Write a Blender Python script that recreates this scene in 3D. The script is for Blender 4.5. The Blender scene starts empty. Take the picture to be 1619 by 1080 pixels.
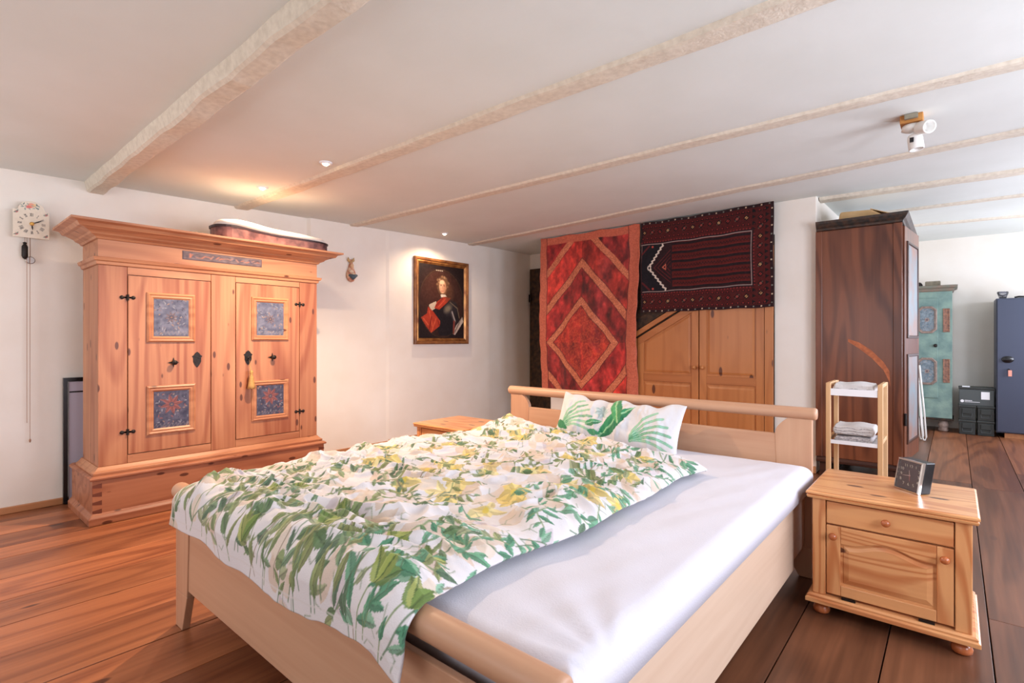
import bpy, bmesh, math, random
import numpy as np
from mathutils import Vector, Matrix
random.seed(7); R = math.radians; PI = math.pi
scene = bpy.context.scene
COL = scene.collection

# ------------------------------------------------------------------ camera, world, lights, exposure
cam = bpy.data.cameras.new('camera'); co = bpy.data.objects.new('camera', cam); COL.objects.link(co)
co.location = (0, 0, 1.2); co.rotation_euler = (R(90), 0, R(40.4))
cam.sensor_width = 36; cam.lens = 822 / 1619 * 36; cam.shift_y = -2 / 1619
cam.clip_start = 0.02; cam.clip_end = 60
scene.camera = co
world = bpy.data.worlds.new('world'); scene.world = world; world.use_nodes = True
bg = world.node_tree.nodes['Background']; bg.inputs[0].default_value = (0.75, 0.85, 1, 1); bg.inputs[1].default_value = 1.0
scene.view_settings.view_transform = 'Standard'; scene.view_settings.look = 'None'
scene.view_settings.gamma = 1; scene.view_settings.use_curve_mapping = False
scene.view_settings.exposure = 0.0

def area(name, loc, rot, sx, sy, power, color):
    l = bpy.data.lights.new(name, 'AREA'); l.shape = 'RECTANGLE'; l.size = sx; l.size_y = sy
    l.energy = power; l.color = color
    o = bpy.data.objects.new(name, l); COL.objects.link(o); o.location = loc; o.rotation_euler = rot
    return o
DAY = (0.80, 0.85, 1.0)
# daylight through the windows of the right-hand wall
area('window_light', (1.93, 1.25, 1.45), (0, R(90), 0), 1.2, 1.1, 66, DAY)
area('window_light', (1.93, 3.05, 1.45), (0, R(90), 0), 1.2, 1.1, 66, DAY)
area('window_light', (1.93, 5.6, 1.45), (0, R(90), 0), 1.2, 1.1, 62, DAY)
area('window_light', (1.93, 8.0, 1.45), (0, R(90), 0), 1.2, 1.1, 66, DAY)
area('window_light', (-3.7, -1.53, 1.45), (R(90), 0, R(0)), 1.3, 1.2, 22, (0.92, 0.94, 1.0))  # unseen fill added behind the camera to even out the light
area('window_light', (-1.2, -1.53, 1.45), (R(90), 0, R(0)), 1.3, 1.2, 14, (0.92, 0.94, 1.0))  # second fill light added behind the camera

# ------------------------------------------------------------------ helpers
def s2l(c):
    c = np.asarray(c, float) / 255.0
    return np.where(c <= 0.04045, c / 12.92, ((c + 0.055) / 1.055) ** 2.4)
def col(r, g, b): 
    c = s2l((r, g, b)); return (float(c[0]), float(c[1]), float(c[2]), 1)

def thing(name, label, cat, loc=(0, 0, 0), rz=0, group=None, rot=None):
    o = bpy.data.objects.new(name, None); COL.objects.link(o); o.empty_display_size = 0.1
    o.location = loc; o.rotation_euler = rot or (0, 0, rz)
    o['label'] = label; o['category'] = cat
    if group: o['group'] = group
    return o
def tag(o, label, cat, group=None, kind=None):
    o['label'] = label; o['category'] = cat
    if group: o['group'] = group
    if kind: o['kind'] = kind
    return o
def org(p):
    v = Vector((0, 0, 0))
    while p is not None: v += p.location; p = p.parent
    return v
def link(name, me, parent=None, label=None):
    o = bpy.data.objects.new(name, me); COL.objects.link(o)
    if parent is not None: o.parent = parent
    if label: o['label'] = label
    return o
def obj(name, bm, mat, parent=None, local=False, bevel=0, smooth=False, label=None, pivot=None, seg=2):
    """bm in world coordinates unless local; shifted to the parent's frame"""
    if parent is not None and not local:
        bmesh.ops.translate(bm, verts=bm.verts, vec=-org(parent))
    bmesh.ops.recalc_face_normals(bm, faces=bm.faces)
    me = bpy.data.meshes.new(name)
    if parent is None and pivot is not None: bmesh.ops.translate(bm, verts=bm.verts, vec=-Vector(pivot))
    bm.to_mesh(me); bm.free()
    if mat is not None: me.materials.append(mat)
    if smooth:
        for p in me.polygons: p.use_smooth = True
    o = link(name, me, parent, label)
    if parent is None and pivot is not None: o.location = pivot
    if bevel:
        m = o.modifiers.new('bevel', 'BEVEL'); m.width = bevel; m.segments = seg; m.limit_method = 'ANGLE'; m.angle_limit = R(40)
        m.harden_normals = False
    return o
def struct(name, bm, mat, parent=None, **k):
    o = obj(name, bm, mat, parent, **k)
    if parent is None: o['kind'] = 'structure'
    return o
def B(*boxes):
    bm = bmesh.new()
    for b in boxes: box(bm, *b)
    return bm
def box(bm, x0, x1, y0, y1, z0, z1):
    v = [bm.verts.new(p) for p in ((x0,y0,z0),(x1,y0,z0),(x1,y1,z0),(x0,y1,z0),(x0,y0,z1),(x1,y0,z1),(x1,y1,z1),(x0,y1,z1))]
    for f in ((0,1,2,3),(4,5,6,7),(0,1,5,4),(1,2,6,5),(2,3,7,6),(3,0,4,7)): bm.faces.new([v[i] for i in f])
def loft(bm, rings, cap=True, closed=False):
    vs = [[bm.verts.new(p) for p in r] for r in rings]; n = len(vs[0])
    rr = list(zip(vs, vs[1:])) + ([(vs[-1], vs[0])] if closed else [])
    for a, b in rr:
        for i in range(n): bm.faces.new((a[i], a[(i+1) % n], b[(i+1) % n], b[i]))
    if cap and not closed: bm.faces.new(vs[0]); bm.faces.new(vs[-1])
def stack(bm, x0, x1, y0, y1, prof, back=None):
    """solid of stacked rectangles; prof = [(out, z)]; back names a side without overhang"""
    rings = []
    for o, z in prof:
        a, b, c, d = x0 - o, x1 + o, y0 - o, y1 + o
        if back == '-x': a = x0
        if back == '+x': b = x1
        if back == '+y': d = y1
        if back == '-y': c = y0
        rings.append([(a, c, z), (b, c, z), (b, d, z), (a, d, z)])
    loft(bm, rings)
def lathe(bm, prof, c=(0, 0, 0), axis='z', n=24):
    rings = []
    for r, h in prof:
        ring = []
        for i in range(n):
            a = 2 * PI * i / n; u, v = max(r, 1e-5) * math.cos(a), max(r, 1e-5) * math.sin(a)
            p = {'z': (u, v, h), 'x': (h, u, v), 'y': (u, h, v)}[axis]
            ring.append((c[0] + p[0], c[1] + p[1], c[2] + p[2]))
        rings.append(ring)
    loft(bm, rings)
def tube(bm, pts, r, n=8, cap=True):
    pts = [Vector(p) for p in pts]; rings = []; up = Vector((0, 0, 1))
    for i, p in enumerate(pts):
        d = (pts[min(i+1, len(pts)-1)] - pts[max(i-1, 0)]).normalized()
        s = d.cross(up)
        if s.length < 0.05: s = d.cross(Vector((1, 0, 0)))
        s.normalize(); t = s.cross(d).normalized()
        rr = r[i] if isinstance(r, (list, tuple)) else r
        rings.append([p + (s * math.cos(2*PI*k/n) + t * math.sin(2*PI*k/n)) * rr for k in range(n)])
    loft(bm, rings, cap)
def prism(bm, pts, a, b, plane='xz'):
    """extrude outline pts from a to b along the axis not in plane"""
    f = {'xz': lambda p, w: (p[0], w, p[1]), 'yz': lambda p, w: (w, p[0], p[1]), 'xy': lambda p, w: (p[0], p[1], w)}[plane]
    loft(bm, [[f(p, a) for p in pts], [f(p, b) for p in pts]])
FX = lambda xf: (lambda u, v, w: (xf + w, u, v))      # face towards +X
FY = lambda yf: (lambda u, v, w: (u, yf - w, v))      # face towards -Y
def mframe(bm, t3, u0, u1, v0, v1, prof):
    """mitred frame: prof = [(inset, height)]"""
    rings = [[t3(u0+i, v0+i, w), t3(u1-i, v0+i, w), t3(u1-i, v1-i, w), t3(u0+i, v1-i, w)] for i, w in prof]
    loft(bm, rings, cap=False, closed=True)
def panel(bm, t3, u0, u1, v0, v1, prof):
    rings = [[t3(u0+i, v0+i, w), t3(u1-i, v0+i, w), t3(u1-i, v1-i, w), t3(u0+i, v1-i, w)] for i, w in prof]
    loft(bm, rings, cap=True)
def grid_obj(name, P, colors, mat, parent=None, local=False, thick=0, label=None, pivot=None, offset=-1, uvclosed=False):
    """P: (h,w,3) vertex positions, colors: (h,w,3) sRGB 0-255"""
    h, w = P.shape[:2]
    V = P.reshape(-1, 3).astype(np.float64).copy()
    if parent is not None and not local: V -= np.array(org(parent))
    if parent is None and pivot is not None: V -= np.array(pivot)
    ii = np.arange(h * w).reshape(h, w)
    q = np.stack([ii[:-1, :-1], ii[:-1, 1:], ii[1:, 1:], ii[1:, :-1]], -1).reshape(-1, 4)
    me = bpy.data.meshes.new(name)
    me.vertices.add(h * w); me.vertices.foreach_set('co', V.ravel())
    me.loops.add(q.size); me.loops.foreach_set('vertex_index', q.ravel().astype(np.int32))
    me.polygons.add(len(q)); me.polygons.foreach_set('loop_start', (np.arange(len(q)) * 4).astype(np.int32))
    me.update(calc_edges=True); me.polygons.foreach_set('use_smooth', np.ones(len(q), bool))
    if colors is not None:
        at = me.color_attributes.new('paint', 'FLOAT_COLOR', 'POINT')
        c = np.ones((h * w, 4), np.float32); c[:, :3] = s2l(np.clip(colors.reshape(-1, 3), 0, 255)); at.data.foreach_set('color', c.ravel())
    me.materials.append(mat)
    o = link(name, me, parent, label)
    if parent is None and pivot is not None: o.location = pivot
    if thick:
        m = o.modifiers.new('thickness', 'SOLIDIFY'); m.thickness = thick; m.offset = offset
    return o
def children(o): return [c for c in COL.objects if c.parent == o]
def copy_tree(o, parent=None):
    c = o.copy(); COL.objects.link(c); c.parent = parent
    for ch in children(o): copy_tree(ch, c)
    return c

# ---- numpy painting
class Canvas:
    def __init__(s, W, H, w, bgc):
        s.W, s.H, s.w = W, H, w; s.h = max(2, int(round(w * H / W)))
        s.a = np.ones((s.h, s.w, 3)) * np.array(bgc, float)
        s.x, s.y = np.meshgrid(np.linspace(0, W, s.w), np.linspace(0, H, s.h)); s.k = (s.w - 1) / W
    def put(s, mask, c, al=1.0):
        m = (mask.astype(float) * al)[..., None]; s.a = s.a * (1 - m) + np.array(c, float) * m
    def win(s, x0, x1, y0, y1):
        i0, i1 = max(0, int(x0 * s.k) - 1), min(s.w, int(x1 * s.k) + 3); j0, j1 = max(0, int(y0 * s.k) - 1), min(s.h, int(y1 * s.k) + 3)
        return slice(j0, max(j0, j1)), slice(i0, max(i0, i1))
    def ell(s, cx, cy, rx, ry, c, ang=0, al=1.0, soft=0.15):
        r = max(rx, ry) * 1.2; sl = s.win(cx-r, cx+r, cy-r, cy+r); x = s.x[sl]-cx; y = s.y[sl]-cy
        if x.size == 0: return
        u = x*math.cos(ang)+y*math.sin(ang); v = -x*math.sin(ang)+y*math.cos(ang)
        d = np.sqrt((u/rx)**2 + (v/ry)**2); m = (np.clip((1+soft-d)/(2*soft), 0, 1)*al)[..., None]
        s.a[sl] = s.a[sl]*(1-m) + np.array(c, float)*m
    def leaf(s, x0, y0, L, wd, ang, c, c2=None, al=1.0):
        dx, dy = math.cos(ang), math.sin(ang); r = L*1.05; sl = s.win(x0-r, x0+r, y0-r, y0+r); x = s.x[sl]-x0; y = s.y[sl]-y0
        if x.size == 0: return
        u = (x*dx+y*dy)/L; v = (-x*dy+y*dx); uu = np.clip(u, 0, 1)
        hw = wd*np.sin(PI*uu**0.8)*1.0; m = ((np.abs(v) < hw) & (u > 0) & (u < 1)).astype(float)*al
        cc = np.ones(x.shape+(3,))*np.array(c, float)
        if c2 is not None:
            k = (np.abs(v) < wd*0.12)[..., None]; cc = np.where(k, np.array(c2, float), cc)
            cc = np.where((v > 0)[..., None], cc, cc*0.86)
        m = m[..., None]; s.a[sl] = s.a[sl]*(1-m)+cc*m
    def line(s, pts, wd, c, al=1.0):
        for (xa, ya), (xb, yb) in zip(pts, pts[1:]):
            sl = s.win(min(xa, xb)-wd, max(xa, xb)+wd, min(ya, yb)-wd, max(ya, yb)+wd); x = s.x[sl]; y = s.y[sl]
            if x.size == 0: continue
            L2 = (xb-xa)**2+(yb-ya)**2+1e-12; t = np.clip(((x-xa)*(xb-xa)+(y-ya)*(yb-ya))/L2, 0, 1)
            d = np.hypot(x-xa-t*(xb-xa), y-ya-t*(yb-ya)); aa = 0.5/s.k
            m = (np.clip((wd/2+aa-d)/(2*aa), 0, 1)*al)[..., None]; s.a[sl] = s.a[sl]*(1-m)+np.array(c, float)*m
    def poly(s, pts, c, al=1.0):
        inside = np.zeros(s.x.shape, bool); n = len(pts)
        for i in range(n):
            (xa, ya), (xb, yb) = pts[i], pts[(i+1) % n]
            if ya == yb: continue
            cond = ((ya > s.y) != (yb > s.y)) & (s.x < (xb-xa)*(s.y-ya)/(yb-ya)+xa); inside ^= cond
        s.put(inside, c, al); return inside
def vnoise(x, y, seed=0):
    """smooth value noise at arrays x,y"""
    rs = np.random.RandomState(seed); T = rs.rand(256, 256)
    xi = np.floor(x).astype(int); yi = np.floor(y).astype(int); fx = x-xi; fy = y-yi
    fx = fx*fx*(3-2*fx); fy = fy*fy*(3-2*fy)
    g = lambda a, b: T[b & 255, a & 255]
    return (g(xi, yi)*(1-fx)+g(xi+1, yi)*fx)*(1-fy)+(g(xi, yi+1)*(1-fx)+g(xi+1, yi+1)*fx)*fy
def fbm(x, y, seed=0, octv=4):
    r = 0; a = 0.5
    for o in range(octv): r = r + a*vnoise(x*2**o+o*17.3, y*2**o+o*9.1, seed+o); a *= 0.5
    return r / (1-0.5**octv)

# ------------------------------------------------------------------ materials
def mat(name, base, rough=0.6, metal=0.0, bump=0, bscale=40, var=0, vscale=6, c2=None, spec=0.5, sheen=0, coat=0, emit=None, estr=0, trans=0):
    m = bpy.data.materials.new(name); m.use_nodes = True; nt = m.node_tree; b = nt.nodes['Principled BSDF']
    b.inputs['Base Color'].default_value = col(*base); b.inputs['Roughness'].default_value = rough; b.inputs['Metallic'].default_value = metal
    b.inputs['Specular IOR Level'].default_value = spec
    if sheen: b.inputs['Sheen Weight'].default_value = sheen
    if coat: b.inputs['Coat Weight'].default_value = coat; b.inputs['Coat Roughness'].default_value = 0.15
    if trans: b.inputs['Transmission Weight'].default_value = trans
    if emit: b.inputs['Emission Color'].default_value = col(*emit); b.inputs['Emission Strength'].default_value = estr
    tc = nt.nodes.new('ShaderNodeTexCoord')
    if c2 is None and var: c2 = tuple(max(0, v*(1-var)) for v in base)
    if c2 is not None:
        n = nt.nodes.new('ShaderNodeTexNoise'); n.inputs['Scale'].default_value = vscale; n.inputs['Detail'].default_value = 5
        r = nt.nodes.new('ShaderNodeValToRGB'); r.color_ramp.elements[0].position = 0.35; r.color_ramp.elements[1].position = 0.68
        r.color_ramp.elements[0].color = col(*base); r.color_ramp.elements[1].color = col(*c2)
        nt.links.new(tc.outputs['Object'], n.inputs['Vector']); nt.links.new(n.outputs['Fac'], r.inputs[0]); nt.links.new(r.outputs[0], b.inputs['Base Color'])
    if bump:
        n = nt.nodes.new('ShaderNodeTexNoise'); n.inputs['Scale'].default_value = bscale; n.inputs['Detail'].default_value = 6
        bp = nt.nodes.new('ShaderNodeBump'); bp.inputs['Strength'].default_value = bump; bp.inputs['Distance'].default_value = 0.01
        nt.links.new(tc.outputs['Object'], n.inputs['Vector']); nt.links.new(n.outputs['Fac'], bp.inputs['Height']); nt.links.new(bp.outputs[0], b.inputs['Normal'])
    return m
def wood(name, light, dark, axis='Z', knot=(86, 44, 32), kn=3.0, rough=0.42, ring=9.0, rings=1.0, fibre=0.35, scale=1.0, off=0.0, coat=0.0, tone=False, ksize=0.10, spec=0.4):
    m = bpy.data.materials.new(name); m.use_nodes = True; nt = m.node_tree; N = nt.nodes; L = nt.links; b = N['Principled BSDF']
    def nd(t, **k):
        n = N.new(t)
        for a, v in k.items(): setattr(n, a, v)
        return n
    tc = nd('ShaderNodeTexCoord'); mp = nd('ShaderNodeMapping')
    s = {'X': (0.13, 1, 1), 'Y': (1, 0.13, 1), 'Z': (1, 1, 0.13)}[axis]
    mp.inputs['Scale'].default_value = tuple(v*scale for v in s); mp.inputs['Location'].default_value = (off, off*1.7, off*0.6)
    L.new(tc.outputs['Object'], mp.inputs['Vector'])
    vec = mp.outputs[0]
    if tone:    # each board gets its own slice of timber
        at = nd('ShaderNodeAttribute', attribute_name='tone'); cx = nd('ShaderNodeVectorMath', operation='SCALE'); cx.inputs['Scale'].default_value = 37.0
        ad = nd('ShaderNodeVectorMath', operation='ADD'); L.new(at.outputs['Color'], cx.inputs[0]); L.new(mp.outputs[0], ad.inputs[0]); L.new(cx.outputs[0], ad.inputs[1]); vec = ad.outputs[0]
    # growth rings
    n1 = nd('ShaderNodeTexNoise'); n1.inputs['Scale'].default_value = 3.0; n1.inputs['Detail'].default_value = 1.5; n1.inputs['Distortion'].default_value = 0.3
    L.new(vec, n1.inputs['Vector'])
    mu = nd('ShaderNodeMath', operation='MULTIPLY'); mu.inputs[1].default_value = ring*6.28; L.new(n1.outputs['Fac'], mu.inputs[0])
    sn = nd('ShaderNodeMath', operation='SINE'); L.new(mu.outputs[0], sn.inputs[0])
    mr = nd('ShaderNodeMapRange'); mr.inputs[1].default_value = -0.2; mr.inputs[2].default_value = 1.0; L.new(sn.outputs[0], mr.inputs[0])
    # fibres
    mp2 = nd('ShaderNodeMapping'); mp2.inputs['Scale'].default_value = tuple(1.0 if v == 1 else 0.25 for v in s); L.new(vec, mp2.inputs['Vector'])
    n2 = nd('ShaderNodeTexNoise'); n2.inputs['Scale'].default_value = 42; n2.inputs['Detail'].default_value = 4; L.new(mp2.outputs[0], n2.inputs['Vector'])
    n3 = nd('ShaderNodeTexNoise'); n3.inputs['Scale'].default_value = 1.6; n3.inputs['Detail'].default_value = 3; L.new(vec, n3.inputs['Vector'])
    a1 = nd('ShaderNodeMath', operation='MULTIPLY'); a1.inputs[1].default_value = 0.42*rings; L.new(mr.outputs[0], a1.inputs[0])
    a2 = nd('ShaderNodeMath', operation='MULTIPLY'); a2.inputs[1].default_value = fibre; L.new(n2.outputs['Fac'], a2.inputs[0])
    a3 = nd('ShaderNodeMath', operation='MULTIPLY_ADD'); a3.inputs[1].default_value = 1.1; a3.inputs[2].default_value = -0.42; L.new(n3.outputs['Fac'], a3.inputs[0])
    s1 = nd('ShaderNodeMath', operation='ADD'); L.new(a1.outputs[0], s1.inputs[0]); L.new(a2.outputs[0], s1.inputs[1])
    s2 = nd('ShaderNodeMath', operation='ADD', use_clamp=True); L.new(s1.outputs[0], s2.inputs[0]); L.new(a3.outputs[0], s2.inputs[1])
    mx = nd('ShaderNodeMix', data_type='RGBA'); mx.inputs[6].default_value = col(*light); mx.inputs[7].default_value = col(*dark); L.new(s2.outputs[0], mx.inputs[0])
    outc = mx.outputs[2]
    if kn:
        mp3 = nd('ShaderNodeMapping'); mp3.inputs['Scale'].default_value = tuple((1.0 if v == 1 else 3.0)*1.0 for v in s); L.new(vec, mp3.inputs['Vector'])
        vo = nd('ShaderNodeTexVoronoi'); vo.inputs['Scale'].default_value = 3.6*kn; L.new(mp3.outputs[0], vo.inputs['Vector'])
        r = nd('ShaderNodeMapRange', interpolation_type='SMOOTHSTEP'); r.inputs[1].default_value = ksize; r.inputs[2].default_value = ksize*1.45; r.inputs[3].default_value = 0.9; r.inputs[4].default_value = 0
        L.new(vo.outputs['Distance'], r.inputs[0])
        m2 = nd('ShaderNodeMix', data_type='RGBA'); m2.inputs[7].default_value = col(*knot); L.new(r.outputs[0], m2.inputs[0]); L.new(outc, m2.inputs[6]); outc = m2.outputs[2]
    if tone:
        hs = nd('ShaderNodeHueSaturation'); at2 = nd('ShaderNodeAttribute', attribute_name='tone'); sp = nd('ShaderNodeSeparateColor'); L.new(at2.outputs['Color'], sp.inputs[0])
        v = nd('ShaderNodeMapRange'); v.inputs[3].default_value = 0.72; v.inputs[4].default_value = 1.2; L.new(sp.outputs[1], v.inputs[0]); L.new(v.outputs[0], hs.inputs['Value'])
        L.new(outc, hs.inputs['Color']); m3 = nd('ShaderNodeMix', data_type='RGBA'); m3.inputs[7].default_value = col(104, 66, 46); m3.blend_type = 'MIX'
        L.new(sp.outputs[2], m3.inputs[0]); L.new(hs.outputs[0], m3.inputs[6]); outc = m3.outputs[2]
        # keep the grain visible in the browner boards
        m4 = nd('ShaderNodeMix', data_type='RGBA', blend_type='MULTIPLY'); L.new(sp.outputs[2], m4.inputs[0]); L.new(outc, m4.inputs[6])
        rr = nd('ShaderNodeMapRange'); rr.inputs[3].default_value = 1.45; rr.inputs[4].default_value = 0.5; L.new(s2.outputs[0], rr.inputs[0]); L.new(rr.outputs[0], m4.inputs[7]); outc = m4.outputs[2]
    L.new(outc, b.inputs['Base Color'])
    b.inputs['Roughness'].default_value = rough; b.inputs['Specular IOR Level'].default_value = spec
    if coat: b.inputs['Coat Weight'].default_value = coat; b.inputs['Coat Roughness'].default_value = 0.2
    bp = nd('ShaderNodeBump'); bp.inputs['Strength'].default_value = 0.12; bp.inputs['Distance'].default_value = 0.004; L.new(s2.outputs[0], bp.inputs['Height']); L.new(bp.outputs[0], b.inputs['Normal'])
    return m
def paintmat(name, rough=0.8, sheen=0.0, bump=0.0, bscale=300, spec=0.3):
    m = bpy.data.materials.new(name); m.use_nodes = True; nt = m.node_tree; b = nt.nodes['Principled BSDF']
    a = nt.nodes.new('ShaderNodeAttribute'); a.attribute_name = 'paint'; nt.links.new(a.outputs['Color'], b.inputs['Base Color'])
    b.inputs['Roughness'].default_value = rough; b.inputs['Sheen Weight'].default_value = sheen; b.inputs['Specular IOR Level'].default_value = spec
    if bump:
        tc = nt.nodes.new('ShaderNodeTexCoord'); n = nt.nodes.new('ShaderNodeTexNoise'); n.inputs['Scale'].default_value = bscale
        bp = nt.nodes.new('ShaderNodeBump'); bp.inputs['Strength'].default_value = bump; bp.inputs['Distance'].default_value = 0.003
        nt.links.new(tc.outputs['Object'], n.inputs['Vector']); nt.links.new(n.outputs['Fac'], bp.inputs['Height']); nt.links.new(bp.outputs[0], b.inputs['Normal'])
    return m

M = {}
M['plaster'] = mat('wall_plaster', (246, 240, 230), 0.9, bump=0.25, bscale=7, c2=(242, 234, 222), vscale=3)
M['ceil'] = mat('ceiling_plaster', (228, 232, 227), 0.9, bump=0.15, bscale=10, c2=(223, 227, 221), vscale=2)
M['beam'] = mat('beam_paint', (228, 218, 200), 0.85, bump=0.25, bscale=90, c2=(212, 201, 183), vscale=34)
PL, PD = (208, 150, 110), (150, 86, 58)
M['pineZ'] = wood('pine_upright', PL, PD, 'Z', fibre=0.75, rings=0.7)
M['pineY'] = wood('pine_lengthwise', PL, PD, 'Y', fibre=0.5, rings=0.6, off=3)
M['pineX'] = wood('pine_crosswise', PL, PD, 'X', fibre=0.5, rings=0.6, off=5)
M['pineD1'] = wood('pine_door_left', PL, PD, 'Z', fibre=0.75, rings=0.9, off=11, kn=3.0)
M['pineD2'] = wood('pine_door_right', PL, PD, 'Z', fibre=0.75, rings=0.9, off=17, kn=3.0)
M['plinth'] = wood('pine_plinth', (196, 134, 100), (142, 82, 58), 'Y', fibre=0.5, rings=0.9, off=8, knot=(84, 40, 28))
M['plinthX'] = wood('pine_plinth_side', (192, 130, 94), (144, 84, 56), 'X', fibre=0.5, rings=0.9, off=9)
M['nsX'] = wood('nightstand_pine', (230, 170, 114), (188, 110, 62), 'X', fibre=0.3, rings=1.3, ring=17, kn=1.3, rough=0.3, coat=0.3, scale=1.6, ksize=0.08)
M['nsZ'] = wood('nightstand_pine_upright', (230, 170, 114), (186, 108, 60), 'Z', fibre=0.3, rings=1.3, ring=15, kn=0, rough=0.3, coat=0.3, scale=1.6)
M['nsK'] = wood('nightstand_knob_wood', (190, 108, 62), (160, 84, 46), 'X', kn=0, rough=0.25, coat=0.4, rings=0.4)
M['cupZ'] = wood('cupboard_pine', (206, 136, 80), (160, 90, 46), 'Z', fibre=0.25, rings=0.5, kn=1.6, rough=0.38, coat=0.15, off=21, ksize=0.09)
M['cupX'] = wood('cupboard_pine_rail', (200, 130, 76), (156, 86, 44), 'X', fibre=0.25, rings=0.5, kn=0, rough=0.38, coat=0.15, off=23)
M['bedX'] = wood('bed_beech_crosswise', (212, 172, 140), (180, 130, 100), 'X', kn=0, fibre=0.6, rings=0.25, rough=0.4, off=31)
M['bedZ'] = wood('bed_beech_upright', (212, 172, 140), (180, 130, 100), 'Z', kn=0, fibre=0.6, rings=0.25, rough=0.4, off=33)
M['bedY'] = wood('bed_beech_lengthwise_lit', (222, 196, 172), (196, 164, 138), 'Y', kn=0, fibre=0.6, rings=0.25, rough=0.4, off=35)  # same beech, paler: window light on the side boards put into the colour
M['rack'] = wood('rack_birch', (226, 186, 140), (198, 150, 102), 'Z', kn=0, fibre=0.5, rings=0.2, rough=0.5)
M['dwood'] = wood('dark_stained_wood', (138, 80, 52), (66, 32, 22), 'Z', kn=0, fibre=0.4, rings=0.9, ring=7, rough=0.33, coat=0.3, scale=1.3, spec=0.4)
M['dwoodX'] = wood('dark_stained_rail', (84, 48, 34), (40, 22, 18), 'X', kn=0, fibre=0.5, rings=0.6, rough=0.4, coat=0.2)
M['dedge'] = mat('worn_dark_edge', (34, 36, 34), 0.5, c2=(78, 54, 40), vscale=26, bump=0.4, bscale=60)
M['timber'] = mat('old_black_timber', (34, 24, 18), 0.6, c2=(78, 52, 30), vscale=18, bump=0.6, bscale=40)
M['base'] = wood('baseboard_wood', (208, 150, 104), (170, 106, 64), 'Y', kn=0, fibre=0.5, rings=0.3)
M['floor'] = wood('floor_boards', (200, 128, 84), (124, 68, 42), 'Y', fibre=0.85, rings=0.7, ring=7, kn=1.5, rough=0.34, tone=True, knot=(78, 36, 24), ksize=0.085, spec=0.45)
M['gap'] = mat('dark_gap', (30, 18, 12), 0.9)
M['iron'] = mat('old_iron', (46, 40, 38), 0.45, 0.7, bump=0.3, bscale=80)
M['brass'] = mat('brass', (206, 158, 84), 0.3, 0.9)
M['gold'] = mat('gold_tassel', (205, 160, 96), 0.5, 0.3, bump=0.8, bscale=160)
M['paint'] = paintmat('painted_surface', 0.55)
M['enamel'] = paintmat('painted_enamel', 0.15, spec=0.6)
M['cloth'] = paintmat('printed_cotton', 0.85, 0.15, 0.25, 260)
M['rug'] = paintmat('woven_rug', 0.95, 0.2, 0.8, 260)
M['velvet'] = paintmat('crushed_velvet', 0.5, 0.2, 0.8, 90, 0.5)
M['sheet'] = mat('white_sheet', (214, 212, 221), 0.85, bump=0.12, bscale=220, sheen=0.1)
M['white'] = mat('white_paint', (238, 238, 240), 0.4)
M['wplastic'] = mat('white_plastic', (238, 236, 230), 0.3)
M['black'] = mat('black_plastic', (22, 21, 24), 0.3)
M['chrome'] = mat('chrome_plastic', (215, 212, 210), 0.15, 0.9)
M['case_d'] = mat('case_leather', (74, 48, 52), 0.5, c2=(140, 100, 96), vscale=14)
M['case_l'] = mat('case_lid', (232, 224, 214), 0.6)
M['teal'] = mat('worn_teal_paint', (132, 158, 146), 0.6, c2=(100, 128, 124), vscale=7, bump=0.3)
M['teal_d'] = mat('teal_trim', (112, 118, 104), 0.6, c2=(132, 110, 96), vscale=16)
M['copperm'] = mat('worn_copper_trim', (160, 140, 128), 0.5, c2=(122, 104, 96), vscale=26)
M['safe'] = mat('blue_grey_steel', (68, 74, 92), 0.42, 0.2, bump=0.1, bscale=300)
M['olive'] = mat('olive_drab_steel', (56, 60, 58), 0.45, 0.2)
M['olive_l'] = mat('olive_box_side', (76, 82, 82), 0.5)
M['towel'] = mat('towel_white', (222, 216, 212), 0.95, bump=0.8, bscale=260, sheen=0.3)
M['towel_g'] = mat('towel_grey_stripe', (128, 122, 126), 0.95, c2=(222, 216, 212), vscale=120)
M['card'] = mat('cardboard', (214, 178, 128), 0.8, c2=(196, 158, 108), vscale=8)
M['pale'] = mat('weathered_wood', (150, 142, 122), 0.8, c2=(120, 112, 96), vscale=20)
M['pink'] = mat('pink_tag', (226, 150, 130), 0.5)
M['glassm'] = mat('clear_plastic', (240, 240, 245), 0.05, trans=0.95)
M['glassm'].node_tree.nodes['Principled BSDF'].inputs['IOR'].default_value = 1.12
M['bulb'] = mat('lamp_glow', (255, 240, 215), 0.4, emit=(255, 222, 178), estr=30)
M['gilt'] = mat('gilt_frame', (196, 140, 80), 0.35, 0.6, c2=(120, 70, 40), vscale=9)
M['giltd'] = mat('frame_brown', (112, 70, 42), 0.4, 0.2, c2=(168, 112, 62), vscale=10)
M['blockw'] = mat('mount_block_wood', (206, 146, 76), 0.5, c2=(184, 120, 58), vscale=12)

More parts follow.
